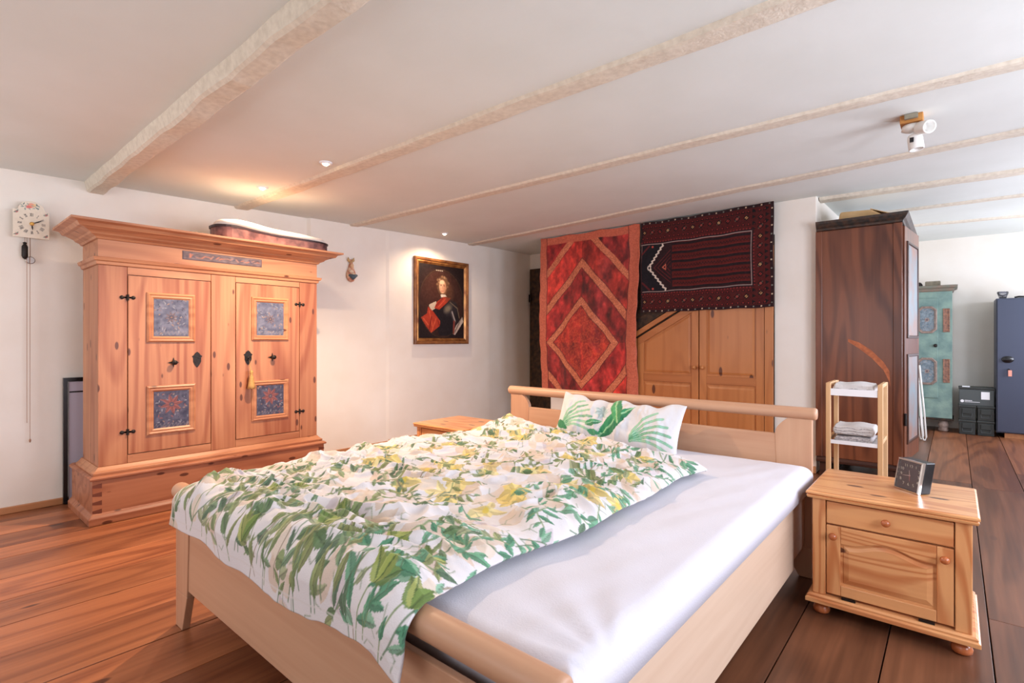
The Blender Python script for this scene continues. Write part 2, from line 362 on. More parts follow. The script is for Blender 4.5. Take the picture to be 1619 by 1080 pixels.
# ------------------------------------------------------------------ the room
cz = lambda y: 2.375 + 0.0235*y
RX = 2.0
def floor():
    bm = bmesh.new(); tone = bm.verts.layers.float_color.new('tone')
    edges = [-5.15, -4.79, -4.48, -4.20, -3.99, -3.64, -3.34, -3.044, -2.75, -2.43, -2.12, -1.80, -1.46, -1.14, -0.83, -0.508, -0.204, 0.11, 0.42, 0.75, 1.08, 1.4, 1.7, 2.05]
    rnd = random.Random(4)
    for a, b in zip(edges, edges[1:]):
        cuts = [-1.7, 9.45]; mid = 0.5*(a+b)
        if mid > -0.25: cuts = [-1.7, 3.04 + (0 if 0.1 < mid < 0.45 else rnd.uniform(-0.9, 1.5)), rnd.uniform(5.6, 6.6), 9.45]
        elif mid < -4.5: cuts = [-1.7, 0.86 + (0.25 if mid < -4.8 else 2.6), 9.45]
        for y0, y1 in zip(cuts, cuts[1:]):
            n0 = len(bm.verts); r1, r2 = rnd.random(), rnd.random()
            brown = max(0, min(1, (mid+2.3)/1.5))*(0.86 if y0 < 2.5 else 0.8 if y0 < 5 else 0.5)  # boards browner from left to right, less so farther back
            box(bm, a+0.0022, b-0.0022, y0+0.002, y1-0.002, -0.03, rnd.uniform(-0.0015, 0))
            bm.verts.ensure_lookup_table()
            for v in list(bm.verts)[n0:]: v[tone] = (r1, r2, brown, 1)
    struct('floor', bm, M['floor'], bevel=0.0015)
floor()
struct('floor', B((-5.4, 2.3, -1.9, 9.6, -0.10, -0.031)), M['gap'])
bm = bmesh.new()
loft(bm, [[(-5.5, -1.8, cz(-1.8)), (2.2, -1.8, cz(-1.8)), (2.2, 9.6, cz(9.6)), (-5.5, 9.6, cz(9.6))], [(-5.5, -1.8, 2.75), (2.2, -1.8, 2.75), (2.2, 9.6, 2.78), (-5.5, 9.6, 2.78)]])
struct('ceiling', bm, M['ceil'])
T = 2.68
def wall_grid(name, t3, u0, u1, v1, amp=0.006, seed=1, thick=0.2):
    nu, nv = int((u1-u0)/0.08)+2, 34
    U, V = np.meshgrid(np.linspace(u0, u1, nu), np.linspace(0, v1, nv)); D = (fbm(U*1.3+seed*7, V*1.3, seed)-0.5)*2*amp
    P = np.stack(t3(U, V, D), -1); o = grid_obj(name, P, None, M['plaster'], thick=thick, offset=1); o['kind'] = 'structure'; return o
# left wall in three slightly stepped stretches, then the darker stretch beyond the corner
bm = bmesh.new()
prism(bm, [(-5.3, -1.7), (-5.0, -1.7), (-5.0, 2.665), (-4.966, 2.69), (-4.965, 3.60), (-4.955, 3.64), (-4.955, 5.33), (-4.962, 5.42), (-5.02, 6.45), (-5.3, 6.45)], 0, T, 'xy')
struct('wall_left', bm, M['plaster'])
struct('wall_recess', B((-5.3, -3.7, 6.33, 6.5, 0, T)), M['plaster'])
struct('wall_back', B((-3.92, -0.947, 5.36, 5.56, 0, T), (-3.92, -3.7, 5.56, 6.4, 0, T)), M['plaster'], bevel=0.012, seg=3)
struct('wall_side', B((-1.15, -0.948, 5.562, 9.4, 0, T)), M['plaster'])
struct('wall_far', B((-1.15, RX+0.1, 9.32, 9.5, 0, T)), M['plaster'])
def window_wall():
    ops = [(0.7, 1.8), (2.5, 3.6), (5.05, 6.15), (7.45, 8.55)]; z0, z1 = 0.85, 2.05
    bm = bmesh.new(); y = -1.7
    for a, b in ops:
        box(bm, RX, RX+0.3, y, a, 0, T); box(bm, RX, RX+0.3, a, b, 0, z0); box(bm, RX, RX+0.3, a, b, z1, T); y = b
    box(bm, RX, RX+0.3, y, 9.5, 0, T); struct('wall_right', bm, M['plaster'])
    for i, (a, b) in enumerate(ops):
        fb = bmesh.new(); t3 = lambda u, v, w: (RX+0.14-w, u, v); mframe(fb, t3, a+0.002, b-0.002, z0+0.002, z1-0.002, [(0, -0.03), (0, 0.03), (0.06, 0.03), (0.06, -0.03)])
        w = struct('window_%d' % (i+1), fb, M['white']); c = (a+b)/2
        struct('window_mullion', B((RX+0.12, RX+0.16, c-0.03, c+0.03, z0+0.06, z1-0.06)), M['white'], w)
    ops = [(-4.35, -3.05), (-1.85, -0.55)]; bm = bmesh.new(); x = -5.3  # unseen window openings added to go with the fill lights
    for a, b in ops:
        box(bm, x, a, -1.9, -1.6, 0, T); box(bm, a, b, -1.9, -1.6, 0, z0); box(bm, a, b, -1.9, -1.6, z1, T); x = b
    box(bm, x, RX+0.3, -1.9, -1.6, 0, T); struct('wall_front', bm, M['plaster'])
    for i, (a, b) in enumerate(ops):
        fb = bmesh.new(); t3 = lambda u, v, w: (u, -1.74+w, v); mframe(fb, t3, a+0.002, b-0.002, z0+0.002, z1-0.002, [(0, -0.03), (0, 0.03), (0.06, 0.03), (0.06, -0.03)])
        w = struct('window_%d' % (i+5), fb, M['white']); c = (a+b)/2
        struct('window_mullion', B((c-0.03, c+0.03, -1.76, -1.72, z0+0.06, z1-0.06)), M['white'], w)
window_wall()
struct('baseboard_left', B((-4.999, -4.975, -1.5, 2.675, 0, 0.045), (-4.964, -4.94, 2.69, 3.615, 0, 0.045), (-4.954, -4.925, 3.63, 5.39, 0, 0.06)), M['base'], bevel=0.003)
struct('baseboard_recess', B((-4.97, -4.945, 5.42, 6.2, 0, 0.06)), M['base'], bevel=0.003)
struct('baseboard_back', B((-1.29, -0.95, 5.335, 5.359, 0, 0.06)), M['base'], bevel=0.003)

def beam(n, ya, yb, w, d, x0=-5.0, x1=1.99, seed=1, curve=0):
    """rough ceiling beam from x0 (y=ya) to x1 (y=yb), w wide, hanging d below the plaster"""
    nx = 150; X = np.linspace(x0, x1, nx); t = (X-x0)/(x1-x0); yc = ya+(yb-ya)*t+curve*np.sin(t*PI)
    wv = w/2*(1+0.35*(fbm(X*2.2, X*0+seed, seed)-0.5)); wv2 = w/2*(1+0.35*(fbm(X*2.2, X*0+seed+5, seed+3)-0.5))
    dd = d*(1+0.5*(fbm(X*3, X*0+seed, seed+7)-0.5)); rings = []
    for i in range(nx):
        c = lambda yy: cz(yy)
        a, b = yc[i]-wv[i], yc[i]+wv2[i]; j = 0.002*math.sin(X[i]*11+seed)
        rings.append([(X[i], a-0.012, c(a)+0.01), (X[i], a+0.004, c(a)-dd[i]*0.85), (X[i], a+0.02, c(a)-dd[i]+j), (X[i], b-0.02, c(b)-dd[i]-j), (X[i], b-0.004, c(b)-dd[i]*0.8), (X[i], b+0.012, c(b)+0.01)])
    bm = bmesh.new(); loft(bm, rings); struct('trim_%d' % n, bm, M['beam'])
beam(1, 0.965, 0.955, 0.125, 0.075, seed=1)
beam(2, 2.03, 2.115, 0.12, 0.022, seed=2, curve=0.01)
beam(3, 3.19, 3.30, 0.11, 0.018, seed=3)
beam(4, 4.98, 4.28, 0.13, 0.016, seed=4)
beam(5, 5.50, 5.65, 0.14, 0.03, x0=-0.94, seed=5)
beam(6, 6.6, 6.7, 0.10, 0.02, x0=-0.94, seed=6)
beam(7, 7.62, 8.2, 0.10, 0.02, x0=-0.94, seed=7)

# dark timber door of the recess
d = struct('door_1', B((-4.98, -4.0, 6.27, 6.325, 0.0, 2.29)), M['timber'], bevel=0.006)
bm = bmesh.new(); box(bm, -4.97, -4.955, 6.235, 6.27, 1.78, 1.90); lathe(bm, [(0.006, 1.75), (0.012, 1.78), (0.006, 1.93)], (-4.94, 6.24, 0)); struct('door_hinge', bm, M['iron'], d)

# ------------------------------------------------------------------ painted pine wardrobe on the left
def floral(w=60, H=1.1, base=(92, 96, 118), seed=1, petals=(150, 92, 86), big=False, bgn=(70, 72, 92)):
    c = Canvas(1.0, H, w, base); n = fbm(c.x*9, c.y*9, seed); c.a += (n[..., None]-0.5)*70*np.array([1.0, 0.95, 0.9])
    rnd = random.Random(seed)
    for i in range(70):
        x, y = rnd.random(), rnd.random()*H; a = rnd.random()*6.28
        c.leaf(x, y, rnd.uniform(0.06, 0.14), 0.016, a, rnd.choice([(160, 130, 112), (120, 128, 140), petals, (60, 62, 82), (148, 150, 160)]), al=0.75)
    cy = H*(0.62 if big else 0.5)
    for k in range(8):
        a = k*PI/4+0.2; c.leaf(0.5, cy, 0.34 if big else 0.2, 0.06 if big else 0.035, a, petals, tuple(v*0.7 for v in petals), al=0.85)
    c.ell(0.5, cy, 0.07, 0.07, bgn); c.ell(0.5, cy, 0.03, 0.03, (130, 100, 90))
    for k in range(10): c.line([(k*0.11, H*0.05+0.03*math.sin(k*2)), (k*0.11+0.08, H*0.13), (k*0.11+0.1, H*0.05)], 0.02, (140, 130, 130), 0.5)
    return c
def picture_grid(name, cv, t3, u0, u1, v0, v1, w, matr, parent, flip=False, label=None, thick=0.003):
    U = np.linspace(u0, u1, cv.w); V = np.linspace(v0, v1, cv.h); UU, VV = np.meshgrid(U, V)
    P = np.stack([np.broadcast_to(q, UU.shape) for q in t3(UU, VV, w)], -1); a = cv.a
    if flip: P = P[:, ::-1]; a = a[:, ::-1]
    return grid_obj(name, P, a, matr, parent, thick=thick, label=label)
W = thing('wardrobe', 'large old pine wardrobe with two doors and blue painted panels, by the left wall', 'wardrobe', (-4.5, 1.61, 0))
XF = -4.29
bm = bmesh.new(); stack(bm, -4.86, -4.24, 0.80, 2.42, [(0.022, 0), (0.024, 0.045), (0.010, 0.062), (0, 0.07), (0, 0.285)], back='-x'); obj('plinth', bm, M['plinth'], W, bevel=0.004)
bm = bmesh.new(); stack(bm, -4.86, -4.24, 0.80, 2.42, [(0.0, 0.2852), (0.014, 0.288), (0.016, 0.302), (0, 0.312), (-0.01, 0.314)], back='-x')
obj('plinth_lip', bm, M['plinth'], W, bevel=0.002)
bm = bmesh.new(); stack(bm, -4.76, -4.275, 0.825, 2.395, [(0.018, 0.3142), (0.020, 0.330), (0.006, 0.34), (-0.004, 0.352), (-0.012, 0.362)], back='-x'); obj('base_moulding', bm, M['pineY'], W, bevel=0.002)
obj('body', B((-4.73, XF-0.02, 0.84, 2.38, 0.3625, 1.70)), M['pineZ'], W, bevel=0.004)
for a, b in ((0.84, 0.998), (1.524, 1.697), (2.222, 2.38)):
    obj('stile', B((XF-0.0198, XF, a, b, 0.363, 1.70)), M['pineZ'], W, bevel=0.002)
for a, b, q in ((1.0, 1.522, 1.648), (1.699, 2.22, 1.655)):
    obj('rail', B((XF-0.0198, XF-0.001, a, b, q, 1.70)), M['pineY'], W, bevel=0.0015)
    obj('rail', B((XF-0.0198, XF-0.001, a, b, 0.363, 0.418)), M['pineY'], W, bevel=0.0015)
bm = bmesh.new(); stack(bm, -4.735, XF, 0.84, 2.38, [(0.0, 1.7002), (0.010, 1.703), (0.014, 1.722), (0.026, 1.728), (0.032, 1.748), (0.01, 1.753), (0, 1.754)], back='-x'); obj('waist_moulding', bm, M['pineY'], W, bevel=0.0015)
obj('frieze', B((-4.735, XF, 0.84, 2.38, 1.7542, 1.868)), M['pineY'], W)
bm = bmesh.new(); stack(bm, -4.735, XF, 0.84, 2.38, [(0, 1.8682), (0.012, 1.87), (0.02, 1.883), (0.045, 1.895), (0.052, 1.905), (0.095, 1.925), (0.115, 1.928), (0.13, 1.95), (0.165, 1.958), (0.165, 1.972), (0.14, 1.976)], back='-x'); obj('cornice', bm, M['pineY'], W, bevel=0.002)
bm = bmesh.new(); t3 = FX(XF)
cv = Canvas(1, 0.2, 90, (112, 98, 104)); cv.a += (fbm(cv.x*20, cv.y*20, 4)[..., None]-0.5)*60
for k in range(26):
    x = 0.04+k*0.036; cv.line([(x, 0.05+0.1*random.random()), (x+0.03, 0.05+0.1*random.random())], 0.02, random.choice([(176, 112, 92), (160, 120, 110), (84, 78, 96)]))
cv.line([(0.08, 0.05), (0.08, 0.15)], 0.02, (190, 120, 100)); 
obj('date_plaque', B((XF, XF+0.003, 1.33, 1.90, 1.792, 1.855)), mat('plaque_board', (96, 82, 88), 0.6), W)
picture_grid('plaque_painting', cv, t3, 1.335, 1.895, 1.796, 1.851, 0.0045, M['paint'], W, thick=0.001)
def dovetails():
    for y, s in ((0.80, 1), (2.42, -1)):
        bm = bmesh.new()
        for z in (0.085, 0.14, 0.195, 0.25): loft(bm, [[(X, y, z-0.008), (X, y+s*0.05, z-0.016), (X, y+s*0.05, z+0.016), (X, y, z+0.008)] for X in (-4.2405, -4.2393)])
        obj('dovetail_joints', bm, mat('dovetail_wood', (110, 58, 42), 0.5), W, label='dark dovetail joints')
dovetails()
def wdoor(y0, y1, z0, z1, m, panels, knob, esc, hy, hz, seeds):
    d = obj('door', B((XF-0.016, XF+0.002, y0+0.003, y1-0.003, z0+0.003, z1-0.003)), m, W, bevel=0.0025)
    for (a, b, c, e), (ia, ib, ic, ie), sd, big in panels:
        bm = bmesh.new(); mframe(bm, t3, a, b, c, e, [(0, 0.002), (0.002, 0.012), (0.012, 0.018), (0.022, 0.012), (0.032, 0.014), (ia-a, 0.006), (ia-a, 0.002)]); obj('panel_frame', bm, M['pineY'], d)
        cv = floral(64, (ie-ic)/(ib-ia), (96, 100, 122) if not big else (74, 74, 94), sd, (150, 88, 84) if big else (120, 104, 112), big)
        picture_grid('painted_panel', cv, t3, ia, ib, ic, ie, 0.0055, M['paint'], d, thick=0.002, label='blue floral painted panel')
    if knob:
        bm = bmesh.new(); y, z = knob; lathe(bm, [(0.004, XF+0.002), (0.008, XF+0.006), (0.008, XF+0.02), (0.018, XF+0.028), (0.017, XF+0.04), (0.002, XF+0.046)], (0, y, z), 'x', 16)
        s = 0.036; loft(bm, [[(XF+q, y-s, z), (XF+q, y-0.008, z-0.008), (XF+q, y, z-s), (XF+q, y+0.008, z-0.008), (XF+q, y+s, z), (XF+q, y+0.008, z+0.008), (XF+q, y, z+s), (XF+q, y-0.008, z+0.008)] for q in (0.002, 0.006)])
        obj('knob', bm, M['iron'], d, smooth=False, label='black iron knob')
    y, z = esc; bm = bmesh.new()
    sh = [(0, -0.062), (0.014, -0.045), (0.026, -0.02), (0.026, 0.01), (0.034, 0.022), (0.022, 0.03), (0.014, 0.044), (0, 0.054), (-0.014, 0.044), (-0.022, 0.03), (-0.034, 0.022), (-0.026, 0.01), (-0.026, -0.02), (-0.014, -0.045)]
    loft(bm, [[(XF+q, y+a, z+b) for a, b in sh] for q in (0.002, 0.006)]); obj('escutcheon', bm, M['iron'], d)
    for z in hz:
        bm = bmesh.new()
        for s in (-1, 1): lathe(bm, [(0.013, XF+0.001), (0.013, XF+0.006), (0.004, XF+0.010)], (0, hy+s*0.032, z), 'x', 10); box(bm, XF+0.001, XF+0.005, hy-0.03, hy+0.03, z-0.005, z+0.005)
        lathe(bm, [(0.008, z-0.02), (0.008, z+0.02)], (XF+0.005, hy, 0), 'z', 8); obj('hinge', bm, M['iron'], d)
    return d
D1 = wdoor(1.0, 1.522, 0.42, 1.645, M['pineD1'], [((1.107, 1.412, 1.185, 1.535), (1.15, 1.387-0.018, 1.228, 1.50), 1, False), ((1.107, 1.414, 0.535, 0.88), (1.15, 1.371, 0.572, 0.843), 2, True)], (1.272, 1.04), (1.426, 1.06), 1.0, (1.491, 0.575), 1)
D2 = wdoor(1.699, 2.22, 0.42, 1.652, M['pineD2'], [((1.816, 2.121, 1.198, 1.549), (1.858, 2.079, 1.238, 1.508), 3, False), ((1.816, 2.121, 0.548, 0.873), (1.858, 2.079, 0.59, 0.835), 4, True)], (1.985, 1.06), (1.792, 1.065), 2.22, (1.508, 0.589), 2)
K = thing('key_tassel', 'golden tassel hanging from the key of the pine wardrobe', 'tassel', (XF+0.02, 1.80, 0.98))
bm = bmesh.new(); tube(bm, [(XF+0.004, 1.792, 1.055), (XF+0.03, 1.792, 1.055)], 0.004); tube(bm, [(XF+0.026+0.0*math.cos(a), 1.792+0.014*math.sin(a), 1.055+0.014*math.cos(a)) for a in np.linspace(0, 6.28, 12)], 0.003, 6); obj('key', bm, M['iron'], K)
bm = bmesh.new(); tube(bm, [(XF+0.03, 1.792, 1.04), (XF+0.026, 1.795, 1.0), (XF+0.042, 1.80, 0.955)], 0.0025, 6); obj('cord', bm, M['gold'], K)
bm = bmesh.new(); lathe(bm, [(0.003, 0.962), (0.012, 0.955), (0.014, 0.94), (0.009, 0.925), (0.014, 0.915), (0.017, 0.90), (0.026, 0.84), (0.03, 0.818), (0.02, 0.815)], (XF+0.046, 1.80, 0), 'z', 18); obj('fringe', bm, M['gold'], K, smooth=True)

# instrument case lying on the wardrobe
C_ = thing('instrument_case', 'dark edged pale-topped instrument case lying on top of the pine wardrobe', 'case', (-4.40, 2.05, 1.977))
def case_outline(s=1.0):
    pts = []
    for i in range(48):
        a = 2*PI*i/48; y = 0.47*math.cos(a); w = (0.15-0.045*math.cos(2.4*math.cos(a)*1.3+0.5))*(abs(math.sin(a))**0.6)*(1 if math.sin(a) >= 0 else -1); pts.append((-4.40+w*s, 2.04+y*s))
    return pts
def caseh(y): return 0.135-0.03*((y-1.6)/0.9)-0.03*abs(math.sin((y-1.7)*3.0))*0.6
bm = bmesh.new(); o1 = case_outline(); loft(bm, [[(x, y, 1.978) for x, y in o1], [(x, y, 1.985+caseh(y)*0.72) for x, y in o1]]); obj('case_body', bm, M['case_d'], C_)
bm = bmesh.new(); o1 = case_outline(1.02); o2 = case_outline(0.86); loft(bm, [[(x, y, 1.985+caseh(y)*0.72+0.0005) for x, y in o1], [(x, y, 1.985+caseh(y)*0.86) for x, y in o1]]); obj('rim', bm, mat('case_rim', (48, 34, 38), 0.4), C_)
bm = bmesh.new(); o1 = case_outline(0.99); loft(bm, [[(x, y, 1.985+caseh(y)*0.86+0.0005) for x, y in o1], [(x, y, 1.99+caseh(y)*1.15) for x, y in case_outline(0.93)], [(x, y, 1.99+caseh(y)*1.3) for x, y in case_outline(0.7)]]); obj('lid', bm, M['case_l'], C_, smooth=True)

# framed board leaning behind the wardrobe
F_ = thing('framed_board', 'black framed pale board standing on the floor behind the pine wardrobe', 'board', (-4.93, 1.1, 0))
bm = bmesh.new(); mframe(bm, FX(-4.965), 0.765, 1.42, 0.005, 0.925, [(0, 0), (0, 0.03), (0.025, 0.03), (0.03, 0.0)]); obj('frame', bm, M['black'], F_)
obj('panel', B((-4.96, -4.945, 0.797, 1.39, 0.036, 0.895)), mat('board_panel', (196, 190, 206), 0.4), F_)
obj('strip', B((-4.945, -4.943, 0.80, 1.39, 0.815, 0.825)), M['black'], F_)

# ------------------------------------------------------------------ wall clock
CK = thing('wall_clock', 'painted shield dial wall clock with iron weight and chains, left of the pine wardrobe', 'clock', (-4.95, 0.59, 2.01))
cv = Canvas(0.19, 0.257, 92, (236, 226, 208)); cx_, cy_ = 0.096, 0.098
cv.a += (fbm(cv.x*60, cv.y*60, 3)[..., None]-0.5)*14
rom = ['XII', 'I', 'II', 'III', 'IIII', 'V', 'VI', 'VII', 'VIII', 'IX', 'X', 'XI']
for k, s in enumerate(rom):
    a = PI/2-k*PI/6; er = (math.cos(a), math.sin(a)); et = (math.sin(a), -math.cos(a)); n = len(s)
    for j, ch in enumerate(s):
        t = (j-(n-1)/2)*0.0058
        q = lambda r, tt: (cx_+er[0]*r+et[0]*tt, cy_+er[1]*r+et[1]*tt)
        if ch == 'I': cv.line([q(0.052, t), q(0.072, t)], 0.0022, (60, 56, 58))
        elif ch == 'V': cv.line([q(0.072, t-0.003), q(0.052, t), q(0.072, t+0.003)], 0.0022, (60, 56, 58))
        else: cv.line([q(0.072, t-0.003), q(0.052, t+0.003)], 0.0022, (60, 56, 58)); cv.line([q(0.072, t+0.003), q(0.052, t-0.003)], 0.0022, (60, 56, 58))
for x, y in ((0.018, 0.018), (0.172, 0.018), (0.018, 0.172), (0.172, 0.172)):
    cv.ell(x, y, 0.010, 0.007, (196, 110, 110), 0.5); cv.leaf(x, y, 0.018, 0.004, 1.0, (120, 140, 130)); cv.leaf(x, y, 0.018, 0.004, 3.5, (120, 140, 130))
for x, y, c in ((0.095, 0.222, (232, 140, 120)), (0.082, 0.215, (226, 112, 110)), (0.105, 0.228, (240, 206, 150)), (0.09, 0.23, (235, 165, 140))): cv.ell(x, y, 0.016, 0.011, c, 0.3, 0.9, 0.3)
for k in range(14): cv.leaf(0.095+random.uniform(-0.045, 0.045), 0.215+random.uniform(-0.01, 0.012), 0.02, 0.004, random.random()*6.28, random.choice([(130, 150, 146), (90, 110, 112), (160, 170, 160)]), al=0.8)
def shield(u):     # arched top outline: half width 0.068 from z 0.19
    return np.where(np.abs(u-0.096) < 0.07, 0.19+np.sqrt(np.clip(0.07**2-(u-0.096)**2, 0, 1))*0.95, 0.19)
UU = cv.x; top = shield(UU); VV = cv.y/0.257*top; 
dome = 0.006*np.cos((cv.x-0.095)/0.095*1.3)
P = np.stack([-4.925+dome, 0.497+UU, 1.916+VV], -1)
# sample the artwork at the squeezed positions
jj = np.clip((VV*cv.k).astype(int), 0, cv.h-1); ii_ = np.clip((UU*cv.k).astype(int), 0, cv.w-1)
grid_obj('dial', P, cv.a[jj, ii_], M['enamel'], CK, thick=0.006)
obj('movement_case', B((-4.998, -4.935, 0.53, 0.65, 1.935, 2.09)), M['pale'], CK)
bm = bmesh.new(); c0 = (-4.912, 0.593, 2.014); lathe(bm, [(0.013, c0[0]-0.004), (0.013, c0[0]), (0.008, c0[0]+0.002)], (0, c0[1], c0[2]), 'x', 16); obj('hub', bm, M['brass'], CK)
for ang, L_, nm in ((62, 0.065, 'minute_hand'), (175, 0.045, 'hour_hand')):
    a = R(90-ang); bm = bmesh.new(); dx, dz = math.cos(a), math.sin(a)
    loft(bm, [[(X, c0[1]+dx*r+dz*w, c0[2]+dz*r-dx*w) for r, w in ((0, -0.002), (L_*0.6, -0.004), (L_, 0), (L_*0.6, 0.004), (0, 0.002))] for X in (c0[0]-0.002, c0[0])]); obj(nm, bm, M['iron'], CK)
bm = bmesh.new(); lathe(bm, [(0.004, 1.888), (0.012, 1.882), (0.008, 1.872), (0.013, 1.865), (0.017, 1.855), (0.0175, 1.79), (0.012, 1.775), (0.002, 1.766)], (-4.955, 0.561, 0), 'z', 14); obj('weight', bm, M['iron'], CK, smooth=True)
bm = bmesh.new()
for y, z0 in ((0.561, 1.885), (0.572, 0.62), (0.588, 0.505)): tube(bm, [(-4.955, y, 1.93), (-4.955, y, z0)], 0.0016, 5)
lathe(bm, [(0.002, 0.48), (0.006, 0.49), (0.006, 0.50), (0.002, 0.508)], (-4.955, 0.588, 0), 'z', 8)
obj('chain', bm, mat('thin_chain', (176, 140, 116), 0.4, 0.5), CK)
bm = bmesh.new(); lathe(bm, [(0.022, -4.975), (0.026, -4.972), (0.022, -4.969)], (0, 0.592, 1.765), 'x', 20); tube(bm, [(-4.973, 0.592, 1.93), (-4.973, 0.592, 1.78)], 0.0015, 5); obj('pendulum', bm, mat('pendulum_disc', (150, 138, 130), 0.35, 0.7), CK)

# small carved figure on the wall
FG = thing('wall_figurine', 'small painted carved figurine hanging on the wall between wardrobe and portrait', 'figurine', (-4.94, 3.13, 1.96))
bm = bmesh.new(); lathe(bm, [(0.003, 1.825), (0.035, 1.84), (0.058, 1.88), (0.055, 1.92), (0.035, 1.97), (0.02, 2.02), (0.008, 2.07)], (-4.935, 3.14, 0), 'z', 14); bmesh.ops.scale(bm, vec=(0.4, 1, 1), verts=bm.verts, space=Matrix.Translation((4.95, 0, 0))); obj('robe', bm, mat('robe_paint', (196, 120, 96), 0.5, c2=(238, 208, 172), vscale=26, bump=0.8, bscale=50), FG, smooth=True)
bm = bmesh.new(); tube(bm, [(-4.925, 3.10, 1.90), (-4.905, 3.14, 1.875), (-4.915, 3.19, 1.90)], [0.012, 0.03, 0.012], 10); obj('drape', bm, mat('drape_paint', (74, 92, 104), 0.5), FG, smooth=True)
bm = bmesh.new(); lathe(bm, [(0.002, 1.975), (0.017, 1.985), (0.02, 2.0), (0.014, 2.018), (0.002, 2.024)], (-4.922, 3.135, 0), 'z', 12); obj('head', bm, mat('carved_face', (230, 190, 150), 0.5), FG, smooth=True)
bm = bmesh.new(); lathe(bm, [(0.002, 1.925), (0.022, 1.935), (0.026, 1.95), (0.002, 1.965)], (-4.91, 3.12, -0.01), 'z', 12); obj('child', bm, mat('pale_robe', (236, 214, 188), 0.5), FG, smooth=True)
bm = bmesh.new()
for s in (-1, 1): tube(bm, [(-4.945, 3.135, 2.03), (-4.94, 3.135+s*0.03, 2.06), (-4.94, 3.135+s*0.035, 2.09)], [0.006, 0.014, 0.003], 8)
obj('bow', bm, mat('gilt_bow', (200, 170, 120), 0.4, 0.3), FG, smooth=True)

# ------------------------------------------------------------------ portrait
PT = thing('portrait_painting', 'gilt framed oil portrait of a figure in wig, armour and red cloak', 'painting', (-4.94, 4.44, 1.68))
y0, y1, z0, z1 = 3.99, 4.895, 1.152, 2.215
t3 = FX(-4.953)
bm = bmesh.new(); mframe(bm, t3, y0, y1, z0, z1, [(0, 0), (0, 0.032), (0.012, 0.04), (0.03, 0.036), (0.038, 0.024), (0.038, 0.0)]); obj('frame', bm, M['giltd'], PT)
bm = bmesh.new(); mframe(bm, t3, y0+0.038, y1-0.038, z0+0.038, z1-0.038, [(0, 0), (0, 0.026), (0.012, 0.03), (0.03, 0.018), (0.036, 0.014), (0.036, 0.0)]); obj('frame_slip', bm, M['gilt'], PT, label='gilt inner slip')
cv = Canvas(0.757, 0.915, 130, (30, 18, 18)); s = 0.757/415.0   # zoom pixels of the canvas: 780..1195 x 175..915
q = lambda X, Y: ((X-780)*s, (915-Y)*0.915/740.0)
cv.ell(*q(985, 560), 200*s, 345*0.00124, (56, 32, 26), soft=0.06); cv.ell(*q(920, 430), 120*s, 0.2, (86, 48, 36), al=0.6, soft=0.7); cv.ell(*q(1060, 800), 130*s, 0.12, (34, 20, 20), al=0.7, soft=0.5)
cv.poly([q(*p) for p in [(940, 560), (1000, 510), (1080, 520), (1140, 620), (1150, 800), (1090, 890), (960, 890), (930, 760), (880, 600)]], (26, 22, 26))
cv.ell(*q(1065, 610), 70*s, 0.10, (40, 36, 40), 0.4); cv.ell(*q(1040, 610), 38*s, 0.045, (142, 128, 104), 0.6, al=0.8, soft=0.5)
cv.line([q(1075, 640), q(1105, 740)], 0.05, (64, 58, 60)); cv.line([q(1080, 640), q(1108, 735)], 0.02, (168, 158, 150)); cv.line([q(1060, 540), q(1130, 600), q(1150, 700)], 0.012, (120, 104, 84))
cv.poly([q(*p) for p in [(1180, 690), (1190, 740), (1110, 880), (1085, 870), (1120, 780)]], (192, 176, 160)); cv.line([q(1150, 740), q(1110, 850)], 0.015, (120, 104, 100)); cv.line([q(1100, 740), q(1095, 860)], 0.03, (128, 60, 50))
cv.poly([q(*p) for p in [(868, 580), (900, 560), (930, 540), (945, 600), (890, 640), (870, 600)]], (206, 186, 160))
red = (176, 60, 38)
cv.poly([q(*p) for p in [(1000, 490), (1070, 495), (1040, 540), (960, 625), (915, 610), (940, 545)]], red)
cv.poly([q(*p) for p in [(860, 600), (900, 640), (970, 740), (965, 790), (885, 865), (840, 790), (797, 712), (850, 670)]], red)
for a, b, c in (((870, 640), (900, 800), (214, 92, 58)), ((890, 700), (870, 840), (120, 34, 24)), ((930, 720), (890, 850), (216, 96, 60)), ((820, 720), (860, 780), (220, 100, 64)), ((1020, 505), (950, 600), (212, 86, 60)), ((990, 510), (930, 590), (124, 36, 28)), ((950, 740), (960, 780), (120, 36, 26))): cv.line([q(*a), q(*b)], 0.016, c, 0.8)
cv.ell(*q(995, 380), 52*s, 0.125, (110, 80, 56)); cv.ell(*q(1050, 440), 40*s, 0.11, (92, 60, 42), al=0.8, soft=0.5)
for k in range(26): cv.ell(*q(992+54*math.cos(k*0.42)*random.uniform(0.8, 1.05), 330-45*math.sin(k*0.42)+random.uniform(0, 60)*(abs(math.cos(k*0.42)))), 0.015, 0.013, random.choice([(136, 102, 74), (106, 76, 54), (160, 124, 92)]), al=0.8)
cv.ell(*q(990, 388), 31*s, 0.085, (226, 176, 138)); cv.ell(*q(1012, 400), 14*s, 0.06, (180, 124, 92), al=0.7, soft=0.5); cv.ell(*q(985, 345), 22*s, 0.03, (238, 198, 160), al=0.8)
for X in (976, 1004): cv.ell(*q(X, 377), 0.010, 0.005, (60, 36, 28)); cv.line([q(X-8, 366), q(X+8, 366)], 0.005, (120, 80, 56))
cv.line([q(992, 380), q(986, 412), q(994, 414)], 0.007, (196, 136, 104)); cv.line([q(978, 432), q(1000, 432)], 0.008, (170, 72, 60)); cv.ell(*q(972, 412), 0.012, 0.014, (226, 146, 116), al=0.6, soft=0.5)
cv.poly([q(*p) for p in [(972, 470), (1012, 465), (1030, 485), (978, 498)]], (230, 216, 196))
